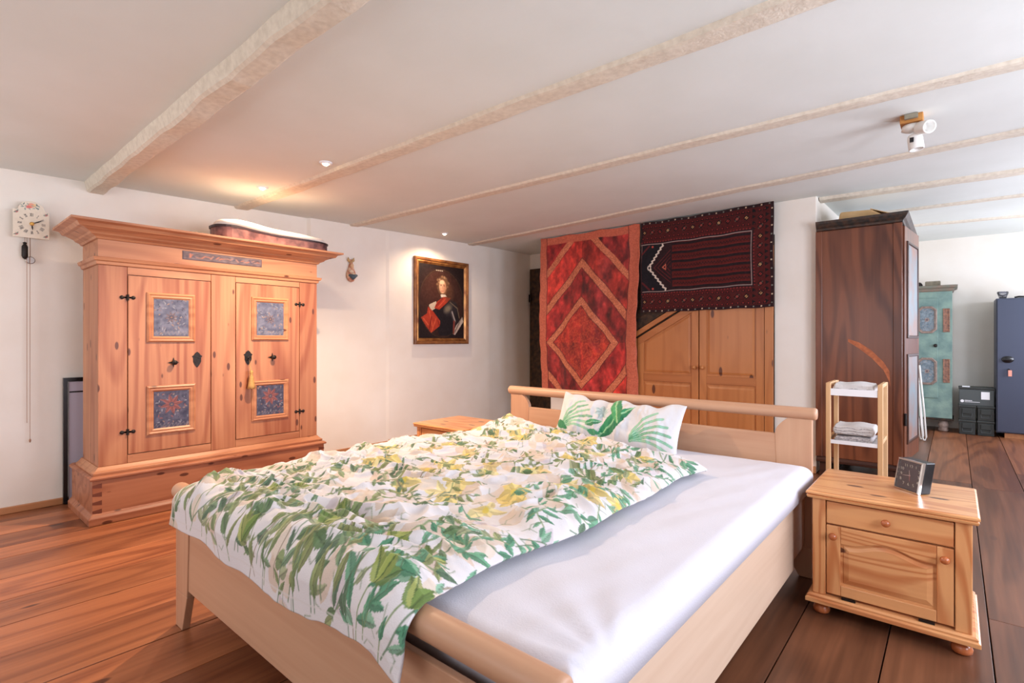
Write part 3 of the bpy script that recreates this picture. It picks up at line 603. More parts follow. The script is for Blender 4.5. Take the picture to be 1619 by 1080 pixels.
for k in range(30):
    a = 2*PI*k/30; cv.line([q(985+205*math.cos(a), 560+345*math.sin(a)), q(985+205*math.cos(a+0.21), 560+345*math.sin(a+0.21))], 0.006, (84, 66, 40), 0.8)
for k in range(4): cv.line([q(932+k*17, 225), q(940+k*17, 228)], 0.008, (214, 206, 190))
cv.a += (fbm(cv.x*50, cv.y*50, 9)[..., None]-0.5)*22
picture_grid('canvas', cv, t3, y0+0.074, y1-0.074, z0+0.074, z1-0.074, 0.012, M['paint'], PT, thick=0.006)

# ------------------------------------------------------------------ bed
BD = thing('double_bed', 'light beech double bed with rounded rails in the middle of the room', 'bed', (-1.54, 1.87, 0))
def rail(y, z, r, x0, x1, nm):
    bm = bmesh.new(); lathe(bm, [(r*0.8, x0), (r*0.97, x0+0.006), (r, x0+0.015), (r, x1-0.015), (r*0.97, x1-0.006), (r*0.8, x1)], (0, y, z), 'x', 28); return obj(nm, bm, M['bedX'], BD, smooth=True)
rail(2.98, 0.828, 0.031, -2.555, -0.525, 'head_rail'); rail(0.765, 0.566, 0.034, -2.50, -0.525, 'foot_rail')
def post(xo, s, y0, y1, top, curve_z, pw, foot_w):
    """post with curved shoulder; xo outer x, s = direction inwards"""
    pts = [(xo, 0.152), (xo, top)]; w2 = pw-0.04
    pts += [(xo+s*w2, top)]
    for k in range(7):
        a = k/6*PI/2; pts.append((xo+s*(w2+0.062*math.sin(a)**1.6), top-(top-curve_z)*(1-math.cos(a))**0.8*1.0))
    pts += [(xo+s*(pw+0.0), 0.152)]
    bm = bmesh.new(); prism(bm, pts, y0, y1, 'xz'); obj('post', bm, M['bedZ'], BD, bevel=0.003)
    bm = bmesh.new(); loft(bm, [[(xo, y0, 0), (xo+s*foot_w, y0, 0), (xo+s*foot_w, y1, 0), (xo, y1, 0)], [(xo, y0, 0.1518), (xo+s*pw, y0, 0.1518), (xo+s*pw, y1, 0.1518), (xo, y1, 0.1518)]]); obj('leg', bm, M['bedZ'], BD, bevel=0.003)
for xo, s in ((-2.535, 1), (-0.545, -1)):
    post(xo, s, 2.965, 2.995, 0.80, 0.715, 0.15, 0.06); post(xo+(0.03 if s > 0 else -0.005), s, 0.752, 0.782, 0.535, 0.49, 0.13, 0.075)
obj('headboard_panel', B((-2.385, -0.695, 2.968, 2.990, 0.30, 0.713)), M['bedX'], BD, bevel=0.004)
obj('foot_panel', B((-2.374, -0.682, 0.757, 0.777, 0.175, 0.488)), M['bedX'], BD, bevel=0.004)
for x0, x1 in ((-0.588, -0.566), (-2.51, -2.488)):
    obj('side_board', B((x0, x1, 0.783, 2.68, 0.135, 0.449)), M['bedY'], BD, bevel=0.004)
    obj('side_board_end', B((x0-0.012 if x0 > -1 else x0+0.012, x1-0.012 if x0 > -1 else x1+0.012, 2.681, 2.964, 0.16, 0.452)), M['bedY'], BD, bevel=0.003)
obj('slatted_base', B((-2.48, -0.60, 0.80, 2.95, 0.36, 0.43)), M['bedX'], BD)

# mattress under a white fitted sheet
def superprofile(n, a, b, r):
    """rounded rectangle outline around 0, half sizes a,b, radius r"""
    pts = []
    for k in range(4):
        cx0, cy0 = ((a-r), (b-r)) if k == 0 else (-(a-r), (b-r)) if k == 1 else (-(a-r), -(b-r)) if k == 2 else ((a-r), -(b-r))
        for j in range(n): t = (k+j/(n-1))*PI/2; pts.append((cx0+r*math.cos(t), cy0+r*math.sin(t)))
    return pts
def mattress():
    nx, ny = 150, 170; X0, X1, Y0, Y1 = -2.49, -0.535, 0.805, 2.945; z0, z1 = 0.4555, 0.572; rr = 0.058
    U, V = np.meshgrid(np.linspace(0, 1, nx), np.linspace(0, 1, ny)); 
    def prof(t, L):      # arc-length like profile: returns position 0..L, drop 0..1
        e = 0.10; a = np.clip((e-t)/e, 0, 1); b = np.clip((t-(1-e))/e, 0, 1)
        pos = np.where(t < e, rr*(1-np.sin(a*PI/2*1.0)), np.where(t > 1-e, L-rr*(1-np.sin(b*PI/2)), rr+(L-2*rr)*(t-e)/(1-2*e)))
        drop = 1-np.cos(a*PI/2)*np.where(t < e, 1, 1) if False else np.where(t < e, 1-np.cos(a*PI/2), np.where(t > 1-e, 1-np.cos(b*PI/2), 0))
        return pos, drop, np.maximum(a, b)
    # remap so the last samples run down the side
    tu = U; tv = V
    px, du, ea = prof(tu, X1-X0); py, dv, eb = prof(tv, Y1-Y0)
    dr = np.maximum(du, dv); X = X0+px; Y = Y0+py
    Z = z1-rr*dr
    n = fbm(X*2.5, Y*2.5, 5); Z += (n-0.5)*0.016*(1-dr) 
    # soft drag folds fanning out from the near right corner and along the right edge
    d = np.hypot(X+0.62, Y-0.95); ang = np.arctan2(Y-0.9, -(X+0.5)); Z += 0.0035*np.exp(-d/0.4)*np.sin(ang*13)*(1-dr)
    Z += 0.0012*np.sin((X*3.1-Y*1.1)*14+4*n)*np.exp(-((X+0.72)/0.10)**2)
    # bulge of the head end on the left, where the second pillow's place lies bare
    Z += 0.035*np.exp(-((X+2.28)/0.22)**2-((Y-2.72)/0.16)**2)
    lower = 0.012*np.sin(Y*3.2)+0.010*(fbm(Y*4, Y*0, 8)-0.5)
    P = np.stack([X, Y, Z], -1)
    # skirt rings
    ring = [P]
    o = grid_obj('mattress', P, None, M['sheet'], pivot=(-1.51, 1.87, 0.455))
    bm = bmesh.new(); bm.from_mesh(o.data); be = [e for e in bm.edges if e.is_boundary]
    r = bmesh.ops.extrude_edge_only(bm, edges=be); vs = [g for g in r['geom'] if isinstance(g, bmesh.types.BMVert)]
    for v in vs: v.co.z = -0.0+0.001; v.co.x *= 0.995; v.co.y *= 0.995
    be = [e for e in bm.edges if e.is_boundary]; bmesh.ops.holes_fill(bm, edges=be, sides=0)
    bmesh.ops.recalc_face_normals(bm, faces=bm.faces); bm.to_mesh(o.data); bm.free()
    for p in o.data.polygons: p.use_smooth = True
    return o
tag(mattress(), 'thick mattress under a plain white fitted sheet on the beech bed', 'mattress')

def duvet():
    Wd, Ld = 1.70, 2.13; nw = 560; c = Canvas(Wd, Ld, nw, (218, 213, 214)); rnd = random.Random(12)
    # x: 0 = left .. Wd = right, y: 0 = hem at the foot .. Ld = top edge
    for i in range(260):
        x, y = rnd.uniform(0, Wd), rnd.uniform(0, Ld); cc = rnd.choice([(206, 184, 164), (212, 192, 174), (198, 186, 190), (216, 198, 178), (204, 180, 160)])
        c.leaf(x, y, rnd.uniform(0.08, 0.2), rnd.uniform(0.02, 0.045), rnd.uniform(0, 6.28), cc, al=0.75)
    for i in range(46):     # yellow blossoms on the upper two thirds
        x, y = rnd.uniform(0, Wd), rnd.uniform(0.55, Ld)
        a0 = rnd.random()*6; cc = rnd.choice([(228, 206, 130), (226, 200, 118), (230, 214, 150), (222, 194, 132)])
        for k in range(6): c.leaf(x, y, rnd.uniform(0.05, 0.10), rnd.uniform(0.016, 0.028), a0+k*1.05+rnd.uniform(-.3, .3), cc, tuple(v*0.93 for v in cc), al=0.88)
        c.ell(x, y, 0.012, 0.012, (214, 190, 90))
    greens = [(128, 146, 96), (98, 126, 84), (152, 162, 108), (92, 120, 92), (118, 146, 110), (136, 144, 92), (162, 170, 132)]
    cool = [(110, 164, 128), (84, 142, 108), (134, 178, 148), (104, 158, 124)]
    def sprig(x, y, ang, L, sc):
        pts = [(x, y)]; a = ang; n = 7
        for k in range(n): a += rnd.uniform(-0.25, 0.25); x += math.cos(a)*L/n; y += math.sin(a)*L/n; pts.append((x, y))
        g = cool if (x > Wd*0.80 and rnd.random() < 0.75) else greens
        stem = rnd.choice([(122, 140, 96), (140, 124, 104), (96, 120, 92)]); c.line(pts, 0.0045, stem, 0.9)
        for k in range(1, n+1):
            if rnd.random() < 0.85:
                s_ = rnd.choice((-1, 1)); cc = rnd.choice(g)
                c.leaf(pts[k][0], pts[k][1], rnd.uniform(0.035, 0.075)*sc, rnd.uniform(0.007, 0.014)*sc, a+s_*rnd.uniform(0.3, 1.0), cc, tuple(v*0.8 for v in cc), al=0.92)
    for i in range(185): sprig(rnd.uniform(0, Wd), rnd.uniform(0.35, Ld-0.02), rnd.gauss(0.6, 0.9), rnd.uniform(0.10, 0.26), rnd.uniform(0.6, 1.05))
    for i in range(66): sprig((i+rnd.random())*Wd/66, rnd.choice((0.0, 0.02, 0.06, 0.14, 0.24)), PI/2+rnd.uniform(-0.8, 0.4), rnd.uniform(0.14, 0.34), rnd.uniform(0.9, 1.4))
    for i in range(9):
        x, y = rnd.uniform(0.5, Wd), rnd.uniform(0.08, 0.42)
        for k in range(5): c.leaf(x, y, 0.07, 0.018, PI/2+rnd.uniform(-1, 1), rnd.choice([(150, 164, 84), (172, 178, 104), (110, 136, 72)]), (90, 110, 60), al=0.85)
    for i in range(20): sprig(Wd-rnd.uniform(0.0, 0.28), rnd.uniform(0.1, Ld), rnd.uniform(0, 6.28), rnd.uniform(0.12, 0.25), rnd.uniform(1.0, 1.5))
    for i in range(420):
        x, y = rnd.uniform(0, Wd), rnd.uniform(0, Ld); a = rnd.uniform(0, 6.28); c.line([(x, y), (x+0.03*math.cos(a), y+0.03*math.sin(a)), (x+0.05*math.cos(a+.5), y+0.05*math.sin(a+.5))], 0.0035, (112, 128, 100), 0.6)
    c.line([(0, 0.035), (Wd, 0.035)], 0.004, (214, 208, 206)); 
    # drape
    U, V = c.x/Wd, c.y; X0 = -2.34-0.06*np.clip(V/0.5, 0, 1)+0.02*np.sin(V*5); X1 = -0.90+0.05*np.clip((V-1.6)/0.5, 0, 1)-0.02*np.sin(V*4)
    X = X0+(X1-X0)*U
    tilt = 0.12*(1-U)      # the top edge runs a little further up on the left
    hang = 0.088; over = 0.10
    v = V; rail_y, rail_z, rr = 0.765, 0.566, 0.034+0.022
    # path: hanging part, quarter arc over the rail, then the flat part
    arc = rr*PI/2; a = np.clip((v-hang)/arc, 0, 1)*PI/2
    Yh = rail_y-rr; Y = np.where(v < hang, Yh-0.012*(1-v/hang)**2, np.where(v < hang+arc, rail_y-rr*np.cos(a), rail_y+(v-hang-arc)*(2.80-0.40*U**1.1-0.765)/(Ld-hang-arc)))
    Zt = rail_z+rr
    flat = np.clip((v-hang-arc)/0.2, 0, 1); 
    Z = np.where(v < hang, rail_z-(hang-v), np.where(v < hang+arc, rail_z+rr*np.sin(a), Zt-0.008*flat))
    # wrinkles: long soft folds running diagonally, plus crumples
    wx = X+0.35*fbm(X*2, Y*2, 21); wy = Y+0.25*fbm(X*2+5, Y*2, 22)
    r1 = 1-np.abs(2*fbm(wx*2.6+wy*1.0, wy*5.2-wx*1.8, 23, 3)-1); r2 = 1-np.abs(2*fbm(wx*6+wy*2, wy*13-wx*5, 24, 3)-1); r3 = fbm(X*30, Y*30, 25, 3)
    H = 0.042*(r1**2.4)+0.030*(r2**2.4)+0.006*r3
    # quilted body: fuller inside, thin at the seams
    edge = np.minimum(np.minimum(U*Wd, (1-U)*Wd), np.minimum(V, Ld-V)); full = 1-np.exp(-edge/0.06)
    top = np.where(v > hang+arc*0.6, 1.0, 0.0); top = np.clip((v-hang)/arc, 0, 1)
    Z = Z+top*(0.010+0.028*full*0+H*full*0.9)-top*0.018*(1-full)
    Z = np.maximum(Z, np.where(v > hang+arc, 0.597, 0))+top*0.035*np.exp(-((X+2.28)/0.22)**2-((Y-2.72)/0.16)**2)
    fold = 0.016*np.sin(X*13+2*fbm(X*3, X*0, 31))+0.030*fbm(X*4, V*3, 32)
    Y = Y-(1-top)*(fold*0.5+0.022*full)-0.002
    # hem hangs unevenly
    Z = Z-(1-top)*(1-v/hang).clip(0, 1)*0.03*(fbm(X*3, X*0+4, 33)-0.5)*2
    Z = Z-np.clip((U-0.93)/0.07, 0, 1)*(1-top)*0.015
    # left side sinks over the mattress edge
    X = X+0.012*np.sin(V*9)*(U > 0.5)*U
    P = np.stack([X, Y, Z], -1)
    o = grid_obj('duvet', P, c.a, M['cloth'], pivot=(-1.7, 1.7, 0.58), thick=0.012, offset=-1)
    return o
tag(duvet(), 'floral duvet with green leaves and yellow blossoms spread over the left of the bed', 'duvet')

def pillow():
    Wp, Hp = 0.84, 0.31; c = Canvas(Wp, Hp, 200, (214, 212, 214)); rnd = random.Random(5); G = [(86, 160, 118), (64, 142, 98), (112, 178, 136)]
    def frond(x, y, angs, L, w):
        for a in angs: c.leaf(x, y, L*rnd.uniform(0.8, 1.05), w, a, rnd.choice(G), (60, 120, 84), al=0.9)
    def arcs(x, y, n, L, a0, a1):
        for k in range(n):
            a = a0+(a1-a0)*k/(n-1); pts = [(x, y)]; b = a
            for j in range(8): b -= 0.12*(1 if a < PI/2 else -1); pts.append((pts[-1][0]+math.cos(b)*L/8, pts[-1][1]+math.sin(b)*L/8))
            c.line(pts, 0.014, rnd.choice(G), 0.85); c.line(pts, 0.003, (216, 232, 216), 0.8)
    arcs(0.06, 0.06, 6, 0.27, 1.5, 0.5); c.leaf(0.0, 0.11, 0.14, 0.025, -0.4, (56, 128, 88))
    arcs(0.58, 0.04, 6, 0.25, 1.5, 0.4)
    c.leaf(0.36, 0.03, 0.32, 0.05, 0.85, (56, 140, 96), (150, 206, 160)); c.leaf(0.50, 0.13, 0.23, 0.035, 1.95, (84, 160, 104), (176, 214, 160))
    for k in range(7): c.leaf(0.36, 0.2, 0.055, 0.014, k*0.9, (176, 204, 206), (214, 228, 228), al=0.8)
    c.leaf(0.26, 0.1, 0.12, 0.022, 0.3, (84, 156, 112), (160, 206, 170)); c.leaf(0.28, 0.06, 0.1, 0.02, -0.1, (70, 150, 110))
    nu, nv = c.w, c.h; U = c.x/Wp*2-1; V = c.y/Hp*2-1
    pinch = lambda t: (1-np.abs(t)**3.2).clip(0, 1)**0.55
    th = 0.085*pinch(U)*pinch(V); crease = 0.5*np.exp(-((U+0.1)/0.06)**2)*(V > -0.6)
    wr = (fbm(c.x*9+c.y*3, c.y*5, 41)-0.5)*0.05+(1-np.abs(2*fbm(c.x*14, c.y*6, 42)-1))**3*0.018
    wr2 = 0.006*np.sin(c.x*60+3*fbm(c.x*8, c.y*4, 43))*np.clip(V, 0, 1)*pinch(U)
    front = th*(1-crease*0.5)+wr*pinch(V)*pinch(U)+wr2
    inx = 1-0.045*(1-pinch(V)); iny = 1-0.09*(1-np.abs(U)**2.5)*np.sign(V)*0-0.10*(np.cos(U*PI/2)*0.3)
    Xl = U*Wp/2*(1-0.06*(1-V**2)*0.6); Zl = (V*Hp/2)*(0.90+0.10*np.abs(U)**2)
    Zl = Zl+np.clip(V, 0, 1)**2*(0.010*np.sin(U*7+1)+0.008*np.sin(U*17)-0.012*(1-U**2))
    Pf = np.stack([Xl, -front-0.002, Zl], -1); Pb = np.stack([Xl, th*0.8+0.002, Zl], -1)[:, ::-1]
    h, w = nv, nu; V1 = np.concatenate([Pf.reshape(-1, 3), Pb.reshape(-1, 3)])
    tag_c = np.concatenate([c.a.reshape(-1, 3), np.ones((h*w, 3))*236])
    ii = np.arange(h*w).reshape(h, w); qs = np.stack([ii[:-1, :-1], ii[:-1, 1:], ii[1:, 1:], ii[1:, :-1]], -1).reshape(-1, 4); q2 = qs+h*w
    bd = list(ii[0, :])+list(ii[1:, -1])+list(ii[-1, ::-1][1:])+list(ii[::-1, 0][1:-1]); jj = ii[:, ::-1]+h*w
    bd2 = list(jj[0, :])+list(jj[1:, -1])+list(jj[-1, ::-1][1:])+list(jj[::-1, 0][1:-1])
    qq = [(bd[i], bd2[i], bd2[(i+1) % len(bd)], bd[(i+1) % len(bd)]) for i in range(len(bd))]
    faces = [tuple(int(v) for v in f) for f in np.concatenate([qs, q2, np.array(qq)])]
    me = bpy.data.meshes.new('pillow'); me.from_pydata(V1.tolist(), [], faces)
    at = me.color_attributes.new('paint', 'FLOAT_COLOR', 'POINT'); cc = np.ones((2*h*w, 4), np.float32); cc[:, :3] = s2l(np.clip(tag_c, 0, 255)); at.data.foreach_set('color', cc.ravel())
    for p in me.polygons: p.use_smooth = True
    me.materials.append(M['cloth']); o = link('pillow', me)
    o.location = (-1.575, 2.82, 0.694); o.rotation_euler = (R(-24), R(1.5), R(-1)); return o
tag(pillow(), 'pillow in a white case with large green palm leaves against the headboard', 'pillow')

# ------------------------------------------------------------------ nightstands (built around their own base, front towards -Y)
def nightstand(name, label):
    """width along x -0.28..0.28, depth y 0..0.46, height 0.54"""
    t = thing(name, label, 'nightstand', (0, 0, 0))
    bm = bmesh.new(); stack(bm, -0.275, 0.275, 0.012, 0.50, [(0.0, 0.508), (0.006, 0.510), (0.010, 0.520), (0.004, 0.523), (0.012, 0.528), (0.012, 0.536), (0.005, 0.541)]); obj('top', bm, M['nsX'], t, local=True, bevel=0.001)
    for s in (-1, 1):
        obj('side_panel', B((s*0.245-0.012, s*0.245+0.012, 0.046, 0.485, 0.091, 0.507)), M['nsZ'], t, local=True, bevel=0.002)
        obj('front_stile', B((-0.265 if s < 0 else 0.215, -0.215 if s < 0 else 0.265, 0.022, 0.0455, 0.091, 0.507)), M['nsZ'], t, local=True, bevel=0.003)
    obj('carcass', B((-0.232, 0.232, 0.05, 0.48, 0.092, 0.506)), M['nsZ'], t, local=True)
    bm = bmesh.new(); stack(bm, -0.275, 0.275, 0.012, 0.49, [(0.004, 0.052), (0.014, 0.056), (0.014, 0.072), (0.006, 0.076), (0.008, 0.084), (0, 0.0905)]); obj('base', bm, M['nsX'], t, local=True, bevel=0.0015)
    dr = obj('drawer', B((-0.212, 0.212, 0.026, 0.0495, 0.405, 0.50)), M['nsX'], t, local=True, bevel=0.004)
    kp = lambda y0: [(0.006, y0), (0.007, y0-0.006), (0.013, y0-0.012), (0.016, y0-0.02), (0.013, y0-0.028), (0.004, y0-0.032)]
    bm = bmesh.new(); lathe(bm, kp(0.026), (0, 0, 0.455), 'y', 20); obj('knob', bm, M['nsK'], dr, local=True, smooth=True)
    z0, z1 = 0.102, 0.398; dd = obj('door', B((-0.212, 0.212, 0.036, 0.0495, z0, z1)), M['nsX'], t, local=True)
    y = lambda w: 0.036-w
    for s in (-1, 1): obj('door_stile', B((-0.212 if s < 0 else 0.160, -0.160 if s < 0 else 0.212, 0.026, 0.0358, z0, z1)), M['nsZ'], dd, local=True, bevel=0.003)
    obj('door_rail', B((-0.1598, 0.1598, 0.026, 0.0358, z0, z0+0.045)), M['nsX'], dd, local=True, bevel=0.003)
    arch = lambda x: 0.325+0.030*0.5*(1+math.cos(max(-1, min(1, x/0.13))*PI))
    xs = [(-0.1598+0.3196*k/24) for k in range(25)]
    bm = bmesh.new(); prism(bm, [(x, arch(x)) for x in xs]+[(0.1598, z1), (-0.1598, z1)], 0.026, 0.0358, 'xz'); obj('door_rail', bm, M['nsX'], dd, local=True, bevel=0.003)
    bm = bmesh.new()
    def ringp(ins, w): 
        xx = [(-0.150+ins+(0.300-2*ins)*k/24) for k in range(25)]
        return [(x, y(w), arch(x)-0.008-ins*0.8) for x in xx]+[(0.150-ins, y(w), z0+0.055+ins), (-0.150+ins, y(w), z0+0.055+ins)]
    loft(bm, [ringp(0, 0.0002), ringp(0.002, 0.003), ringp(0.02, 0.009), ringp(0.024, 0.009)]); obj('raised_panel', bm, M['nsX'], dd, local=True)
    for s in (-1, 1):
        bm = bmesh.new(); lathe(bm, kp(0.026), (s*0.185, 0, 0.356), 'y', 20); obj('knob', bm, M['nsK'], dd, local=True, smooth=True)
        obj('hinge', B((s*0.13-0.025, s*0.13+0.025, 0.018, 0.027, 0.0915, 0.100)), M['iron'], dd, local=True)
    for sx in (-1, 1):
        for yy in (0.055, 0.435):
            bm = bmesh.new(); lathe(bm, [(0.022, 0), (0.032, 0.008), (0.034, 0.022), (0.028, 0.036), (0.018, 0.044), (0.02, 0.0515)], (sx*0.235, yy, 0), 'z', 20); obj('foot', bm, M['nsK'], t, local=True, smooth=True)
    return t
NS = nightstand('nightstand', 'glossy pine nightstand with arched door panel, right of the bed, carrying the alarm clock')
NS.location = (-0.213, 2.585, 0)
NS2 = copy_tree(NS); NS2.location = (-3.02, 2.66, 0); NS2['label'] = 'pine nightstand at the left of the bed, half hidden by the duvet'

# alarm clock
AC = thing('alarm_clock', 'small black alarm clock with square brown face on the right nightstand', 'alarm clock', (-0.155, 2.85, 0.5415), rz=R(-44))
def aclock():
    # local: face towards -Y, width x, tilted backwards
    Wc, Hc, Dc = 0.126, 0.134, 0.045; lean = 0.026
    f = lambda x, y, z: (x, y+lean*z/Hc, z)
    def bx(x0, x1, y0, y1, z0, z1):
        bm = bmesh.new(); loft(bm, [[f(x0, y0, z0), f(x1, y0, z0), f(x1, y1, z0), f(x0, y1, z0)], [f(x0, y0, z1), f(x1, y0, z1), f(x1, y1, z1), f(x0, y1, z1)]]); return bm
    obj('housing', bx(-Wc/2, Wc/2, 0, Dc, 0.001, Hc), M['black'], AC, local=True, bevel=0.004)
    bm = bmesh.new(); t3 = lambda u, v, w: f(u, -w, v); mframe(bm, t3, -Wc/2, Wc/2, 0.001, Hc, [(0, 0.0005), (0, 0.012), (0.006, 0.014), (0.008, 0.004), (0.008, 0.0005)]); obj('bezel', bm, M['chrome'], AC, local=True)
    obj('face', bx(-Wc/2+0.0085, Wc/2-0.0085, -0.0035, -0.0005, 0.0095, Hc-0.0085), mat('clock_face', (74, 50, 46), 0.6), AC, local=True)
    bm = bmesh.new(); cx0, cz0 = 0.0, Hc/2
    for k in range(1, 13):
        a = PI/2-k*PI/6; r = 0.046/max(abs(math.cos(a)), abs(math.sin(a)))*0.95 if k % 3 else 0.044
        r = min(r, 0.055); x, z = cx0+r*math.cos(a)*0.98, cz0+r*math.sin(a)*0.88
        cu = bpy.data.curves.new('n', 'FONT'); cu.body = str(k); cu.size = 0.019; cu.align_x = 'CENTER'; cu.align_y = 'CENTER'; cu.extrude = 0.0003
        tmp = bpy.data.objects.new('n', cu); me = bpy.data.meshes.new_from_object(tmp); me.transform(Matrix.Translation(f(x, -0.0041, z)) @ Matrix.Rotation(PI/2, 4, 'X')); bm.from_mesh(me)
        bpy.data.objects.remove(tmp); bpy.data.meshes.remove(me)
    obj('numerals', bm, mat('pale_numerals', (236, 226, 200), 0.5), AC, local=True)
    for ang, L_, nm, c in ((-98, 0.035, 'minute_hand', (240, 206, 190)), (-15, 0.022, 'hour_hand', (240, 206, 190)), (170, 0.024, 'alarm_hand', (214, 110, 96))):
        a = R(90-ang); dx, dz = math.cos(a), math.sin(a); bm = bmesh.new()
        loft(bm, [[f(cx0+dx*r+dz*w, Y, cz0+dz*r-dx*w) for r, w in ((-0.004, -0.0015), (L_, -0.0006), (L_, 0.0006), (-0.004, 0.0015))] for Y in (-0.0056, -0.0048)]); obj(nm, bm, mat(nm+'_paint', c, 0.5), AC, local=True)
    obj('crystal', bx(-Wc/2+0.0085, Wc/2-0.0085, -0.0108, -0.0095, 0.0095, Hc-0.0085), M['glassm'], AC, local=True)
aclock()

# ------------------------------------------------------------------ slim shelf rack with towels
RK = thing('shelf_rack', 'slim birch rack with two white shelves behind the right nightstand', 'shelf', (-0.45, 3.76, 0))
for x0 in (-0.589, -0.333):
    for y0 in (3.60, 3.87): obj('leg', B((x0, x0+0.024, y0, y0+0.028, 0, 0.945)), M['rack'], RK, bevel=0.002)
    for z in (0.02, 0.60, 0.925): obj('cross_bar', B((x0+0.003, x0+0.021, 3.6285, 3.8695, z, z+0.022)), M['rack'], RK, bevel=0.002)
for z in (0.872, 0.585):
    bm = B((-0.5645, -0.3335, 3.61, 3.885, z, z+0.008)); box(bm, -0.5645, -0.3335, 3.603, 3.6098, z, z+(0.04 if z > 0.8 else 0.022)); box(bm, -0.5645, -0.3335, 3.8852, 3.893, z, z+0.03); obj('shelf', bm, M['white'], RK)
def towel(x0, x1, y0, y1, z0, h, layers, label, m, group='folded towels on the rack'):
    t = thing('folded_towel', label, 'towel', ((x0+x1)/2, (y0+y1)/2, z0), group=None)
    rnd = random.Random(int(z0*1000)); rings = []; n = 40
    for i in range(n+1):
        x = x0+(x1-x0)*i/n; e = min(1, min(i, n-i)/3.0+0.35); ring = []
        for k in range(32):
            a = 2*PI*k/32; cy, sy = math.cos(a), math.sin(a); Y = (y0+y1)/2+(y1-y0)/2*(abs(cy)**0.35)*(1 if cy > 0 else -1)
            zz = h/2*(abs(sy)**0.5)*(1 if sy > 0 else -1)*e; zz += h*0.10*math.sin(x*40+rnd.random()*0.2)*(sy > 0.2)*e*0.6
            ring.append((x, Y+0.004*math.sin(layers*PI*2*zz/h), max(z0+0.001, z0+h/2+zz)))
        rings.append(ring)
    bm = bmesh.new(); loft(bm, rings); obj('cloth', bm, m, t, smooth=True)
    bm = bmesh.new()
    for k in range(1, layers): tube(bm, [(x0+0.01+(x1-x0-0.02)*i/12, y0-0.002, z0+h*k/layers+0.003*math.sin(i*1.1+k)) for i in range(13)], 0.0018, 6)
    obj('stripe', bm, M['towel_g'], t, label='dark woven stripe')
towel(-0.555, -0.352, 3.618, 3.86, 0.8805, 0.064, 2, 'thin folded white towel on the top shelf of the rack', M['towel'])
towel(-0.548, -0.36, 3.622, 3.84, 0.5935, 0.040, 3, 'grey striped folded towel under the white one on the rack', mat('towel_grey', (168, 160, 164), 0.95, c2=(216, 210, 206), vscale=90, bump=0.8, bscale=260))
towel(-0.556, -0.35, 3.622, 3.85, 0.6345, 0.062, 4, 'thick folded white towel on top of the grey one, lower rack shelf', M['towel'])

# ------------------------------------------------------------------ built-in pine cupboard behind the rug
CP = thing('pine_cupboard', 'honey pine cupboard with sloped top and two tall doors, below the dark rug', 'cupboard', (-2.0, 5.34, 0))
obj('back_board', B((-2.75, -1.295, 5.345, 5.358, 0, 2.2)), M['timber'], CP)
t3 = FY(5.345)
def slope(x): return 1.27+(x+2.66)*(0.24/0.42)
for a, b, nm in ((-2.745, -2.70, 'frame_post'), (-1.375, -1.30, 'frame_post')): obj(nm, B((a, b, 5.315, 5.3448, 0, 1.22 if a < -2 else 2.1)), M['cupZ'], CP, bevel=0.003)
def cdoor(x0, x1, sl, kx):
    zt = (lambda x: min(2.05, slope(x)-0.03)) if sl else (lambda x: 2.05)
    bm = bmesh.new(); prism(bm, [(x0, 0.06), (x1, 0.06), (x1, zt(x1)), (x0, zt(x0))], 5.331, 5.3448, 'xz'); d = obj('door', bm, M['cupZ'], CP)
    w = 0.072
    obj('door_stile', B((x0, x0+w, 5.318, 5.3308, 0.06, zt(x0)-(0.02 if sl else 0))), M['cupZ'], d, bevel=0.003)
    obj('door_stile', B((x1-w, x1, 5.318, 5.3308, 0.06, zt(x1)-(0.04 if sl else 0))), M['cupZ'], d, bevel=0.003)
    for za, zb in ((0.06, 0.15), (0.755, 0.835)): obj('door_rail', B((x0+w+0.0002, x1-w-0.0002, 5.318, 5.3308, za, zb)), M['cupX'], d, bevel=0.003)
    bm = bmesh.new(); xa, xb = x0, x1; prism(bm, [(xa, zt(xa)-0.085), (xb, zt(xb)-0.085), (xb, zt(xb)), (xa, zt(xa))], 5.316, 5.3312, 'xz'); obj('door_rail', bm, M['cupX'], d, bevel=0.003)
    for za, zb in ((0.17, 0.735), (0.855, None)):
        xa, xb = x0+w+0.012, x1-w-0.012; rings = []
        for ins, ww in ((0, 0.0002), (0.002, 0.005), (0.022, 0.010), (0.028, 0.010)):
            ta = (zb or zt(xa+ins)-0.10)-ins; tb = (zb or zt(xb-ins)-0.10)-ins; rings.append([(xa+ins, 5.331-ww, za+ins), (xb-ins, 5.331-ww, za+ins), (xb-ins, 5.331-ww, tb), (xa+ins, 5.331-ww, ta)])
        bm = bmesh.new(); loft(bm, rings); obj('door_panel', bm, M['cupZ'], d)
    bm = bmesh.new(); lathe(bm, [(0.008, 5.318), (0.009, 5.31), (0.018, 5.30), (0.021, 5.288), (0.016, 5.276), (0.004, 5.272)], (kx, 0, 0.92), 'y', 18); obj('knob', bm, M['cupZ'], d, smooth=True)
cdoor(-2.69, -2.008, True, -2.045); cdoor(-1.998, -1.38, False, -1.962)
bm = bmesh.new(); prism(bm, [(-2.745, 1.215), (-2.0, 1.215+0.427), (-2.0, 1.70), (-2.745, 1.275)], 5.308, 5.3295, 'xz'); obj('sloped_trim', bm, M['cupX'], CP, bevel=0.003)
bm = bmesh.new(); prism(bm, [(-2.745, 1.28), (-2.2, 1.60), (-2.2, 1.72), (-2.745, 1.40)], 5.322, 5.3445, 'xz'); obj('dark_batten', bm, M['timber'], CP)

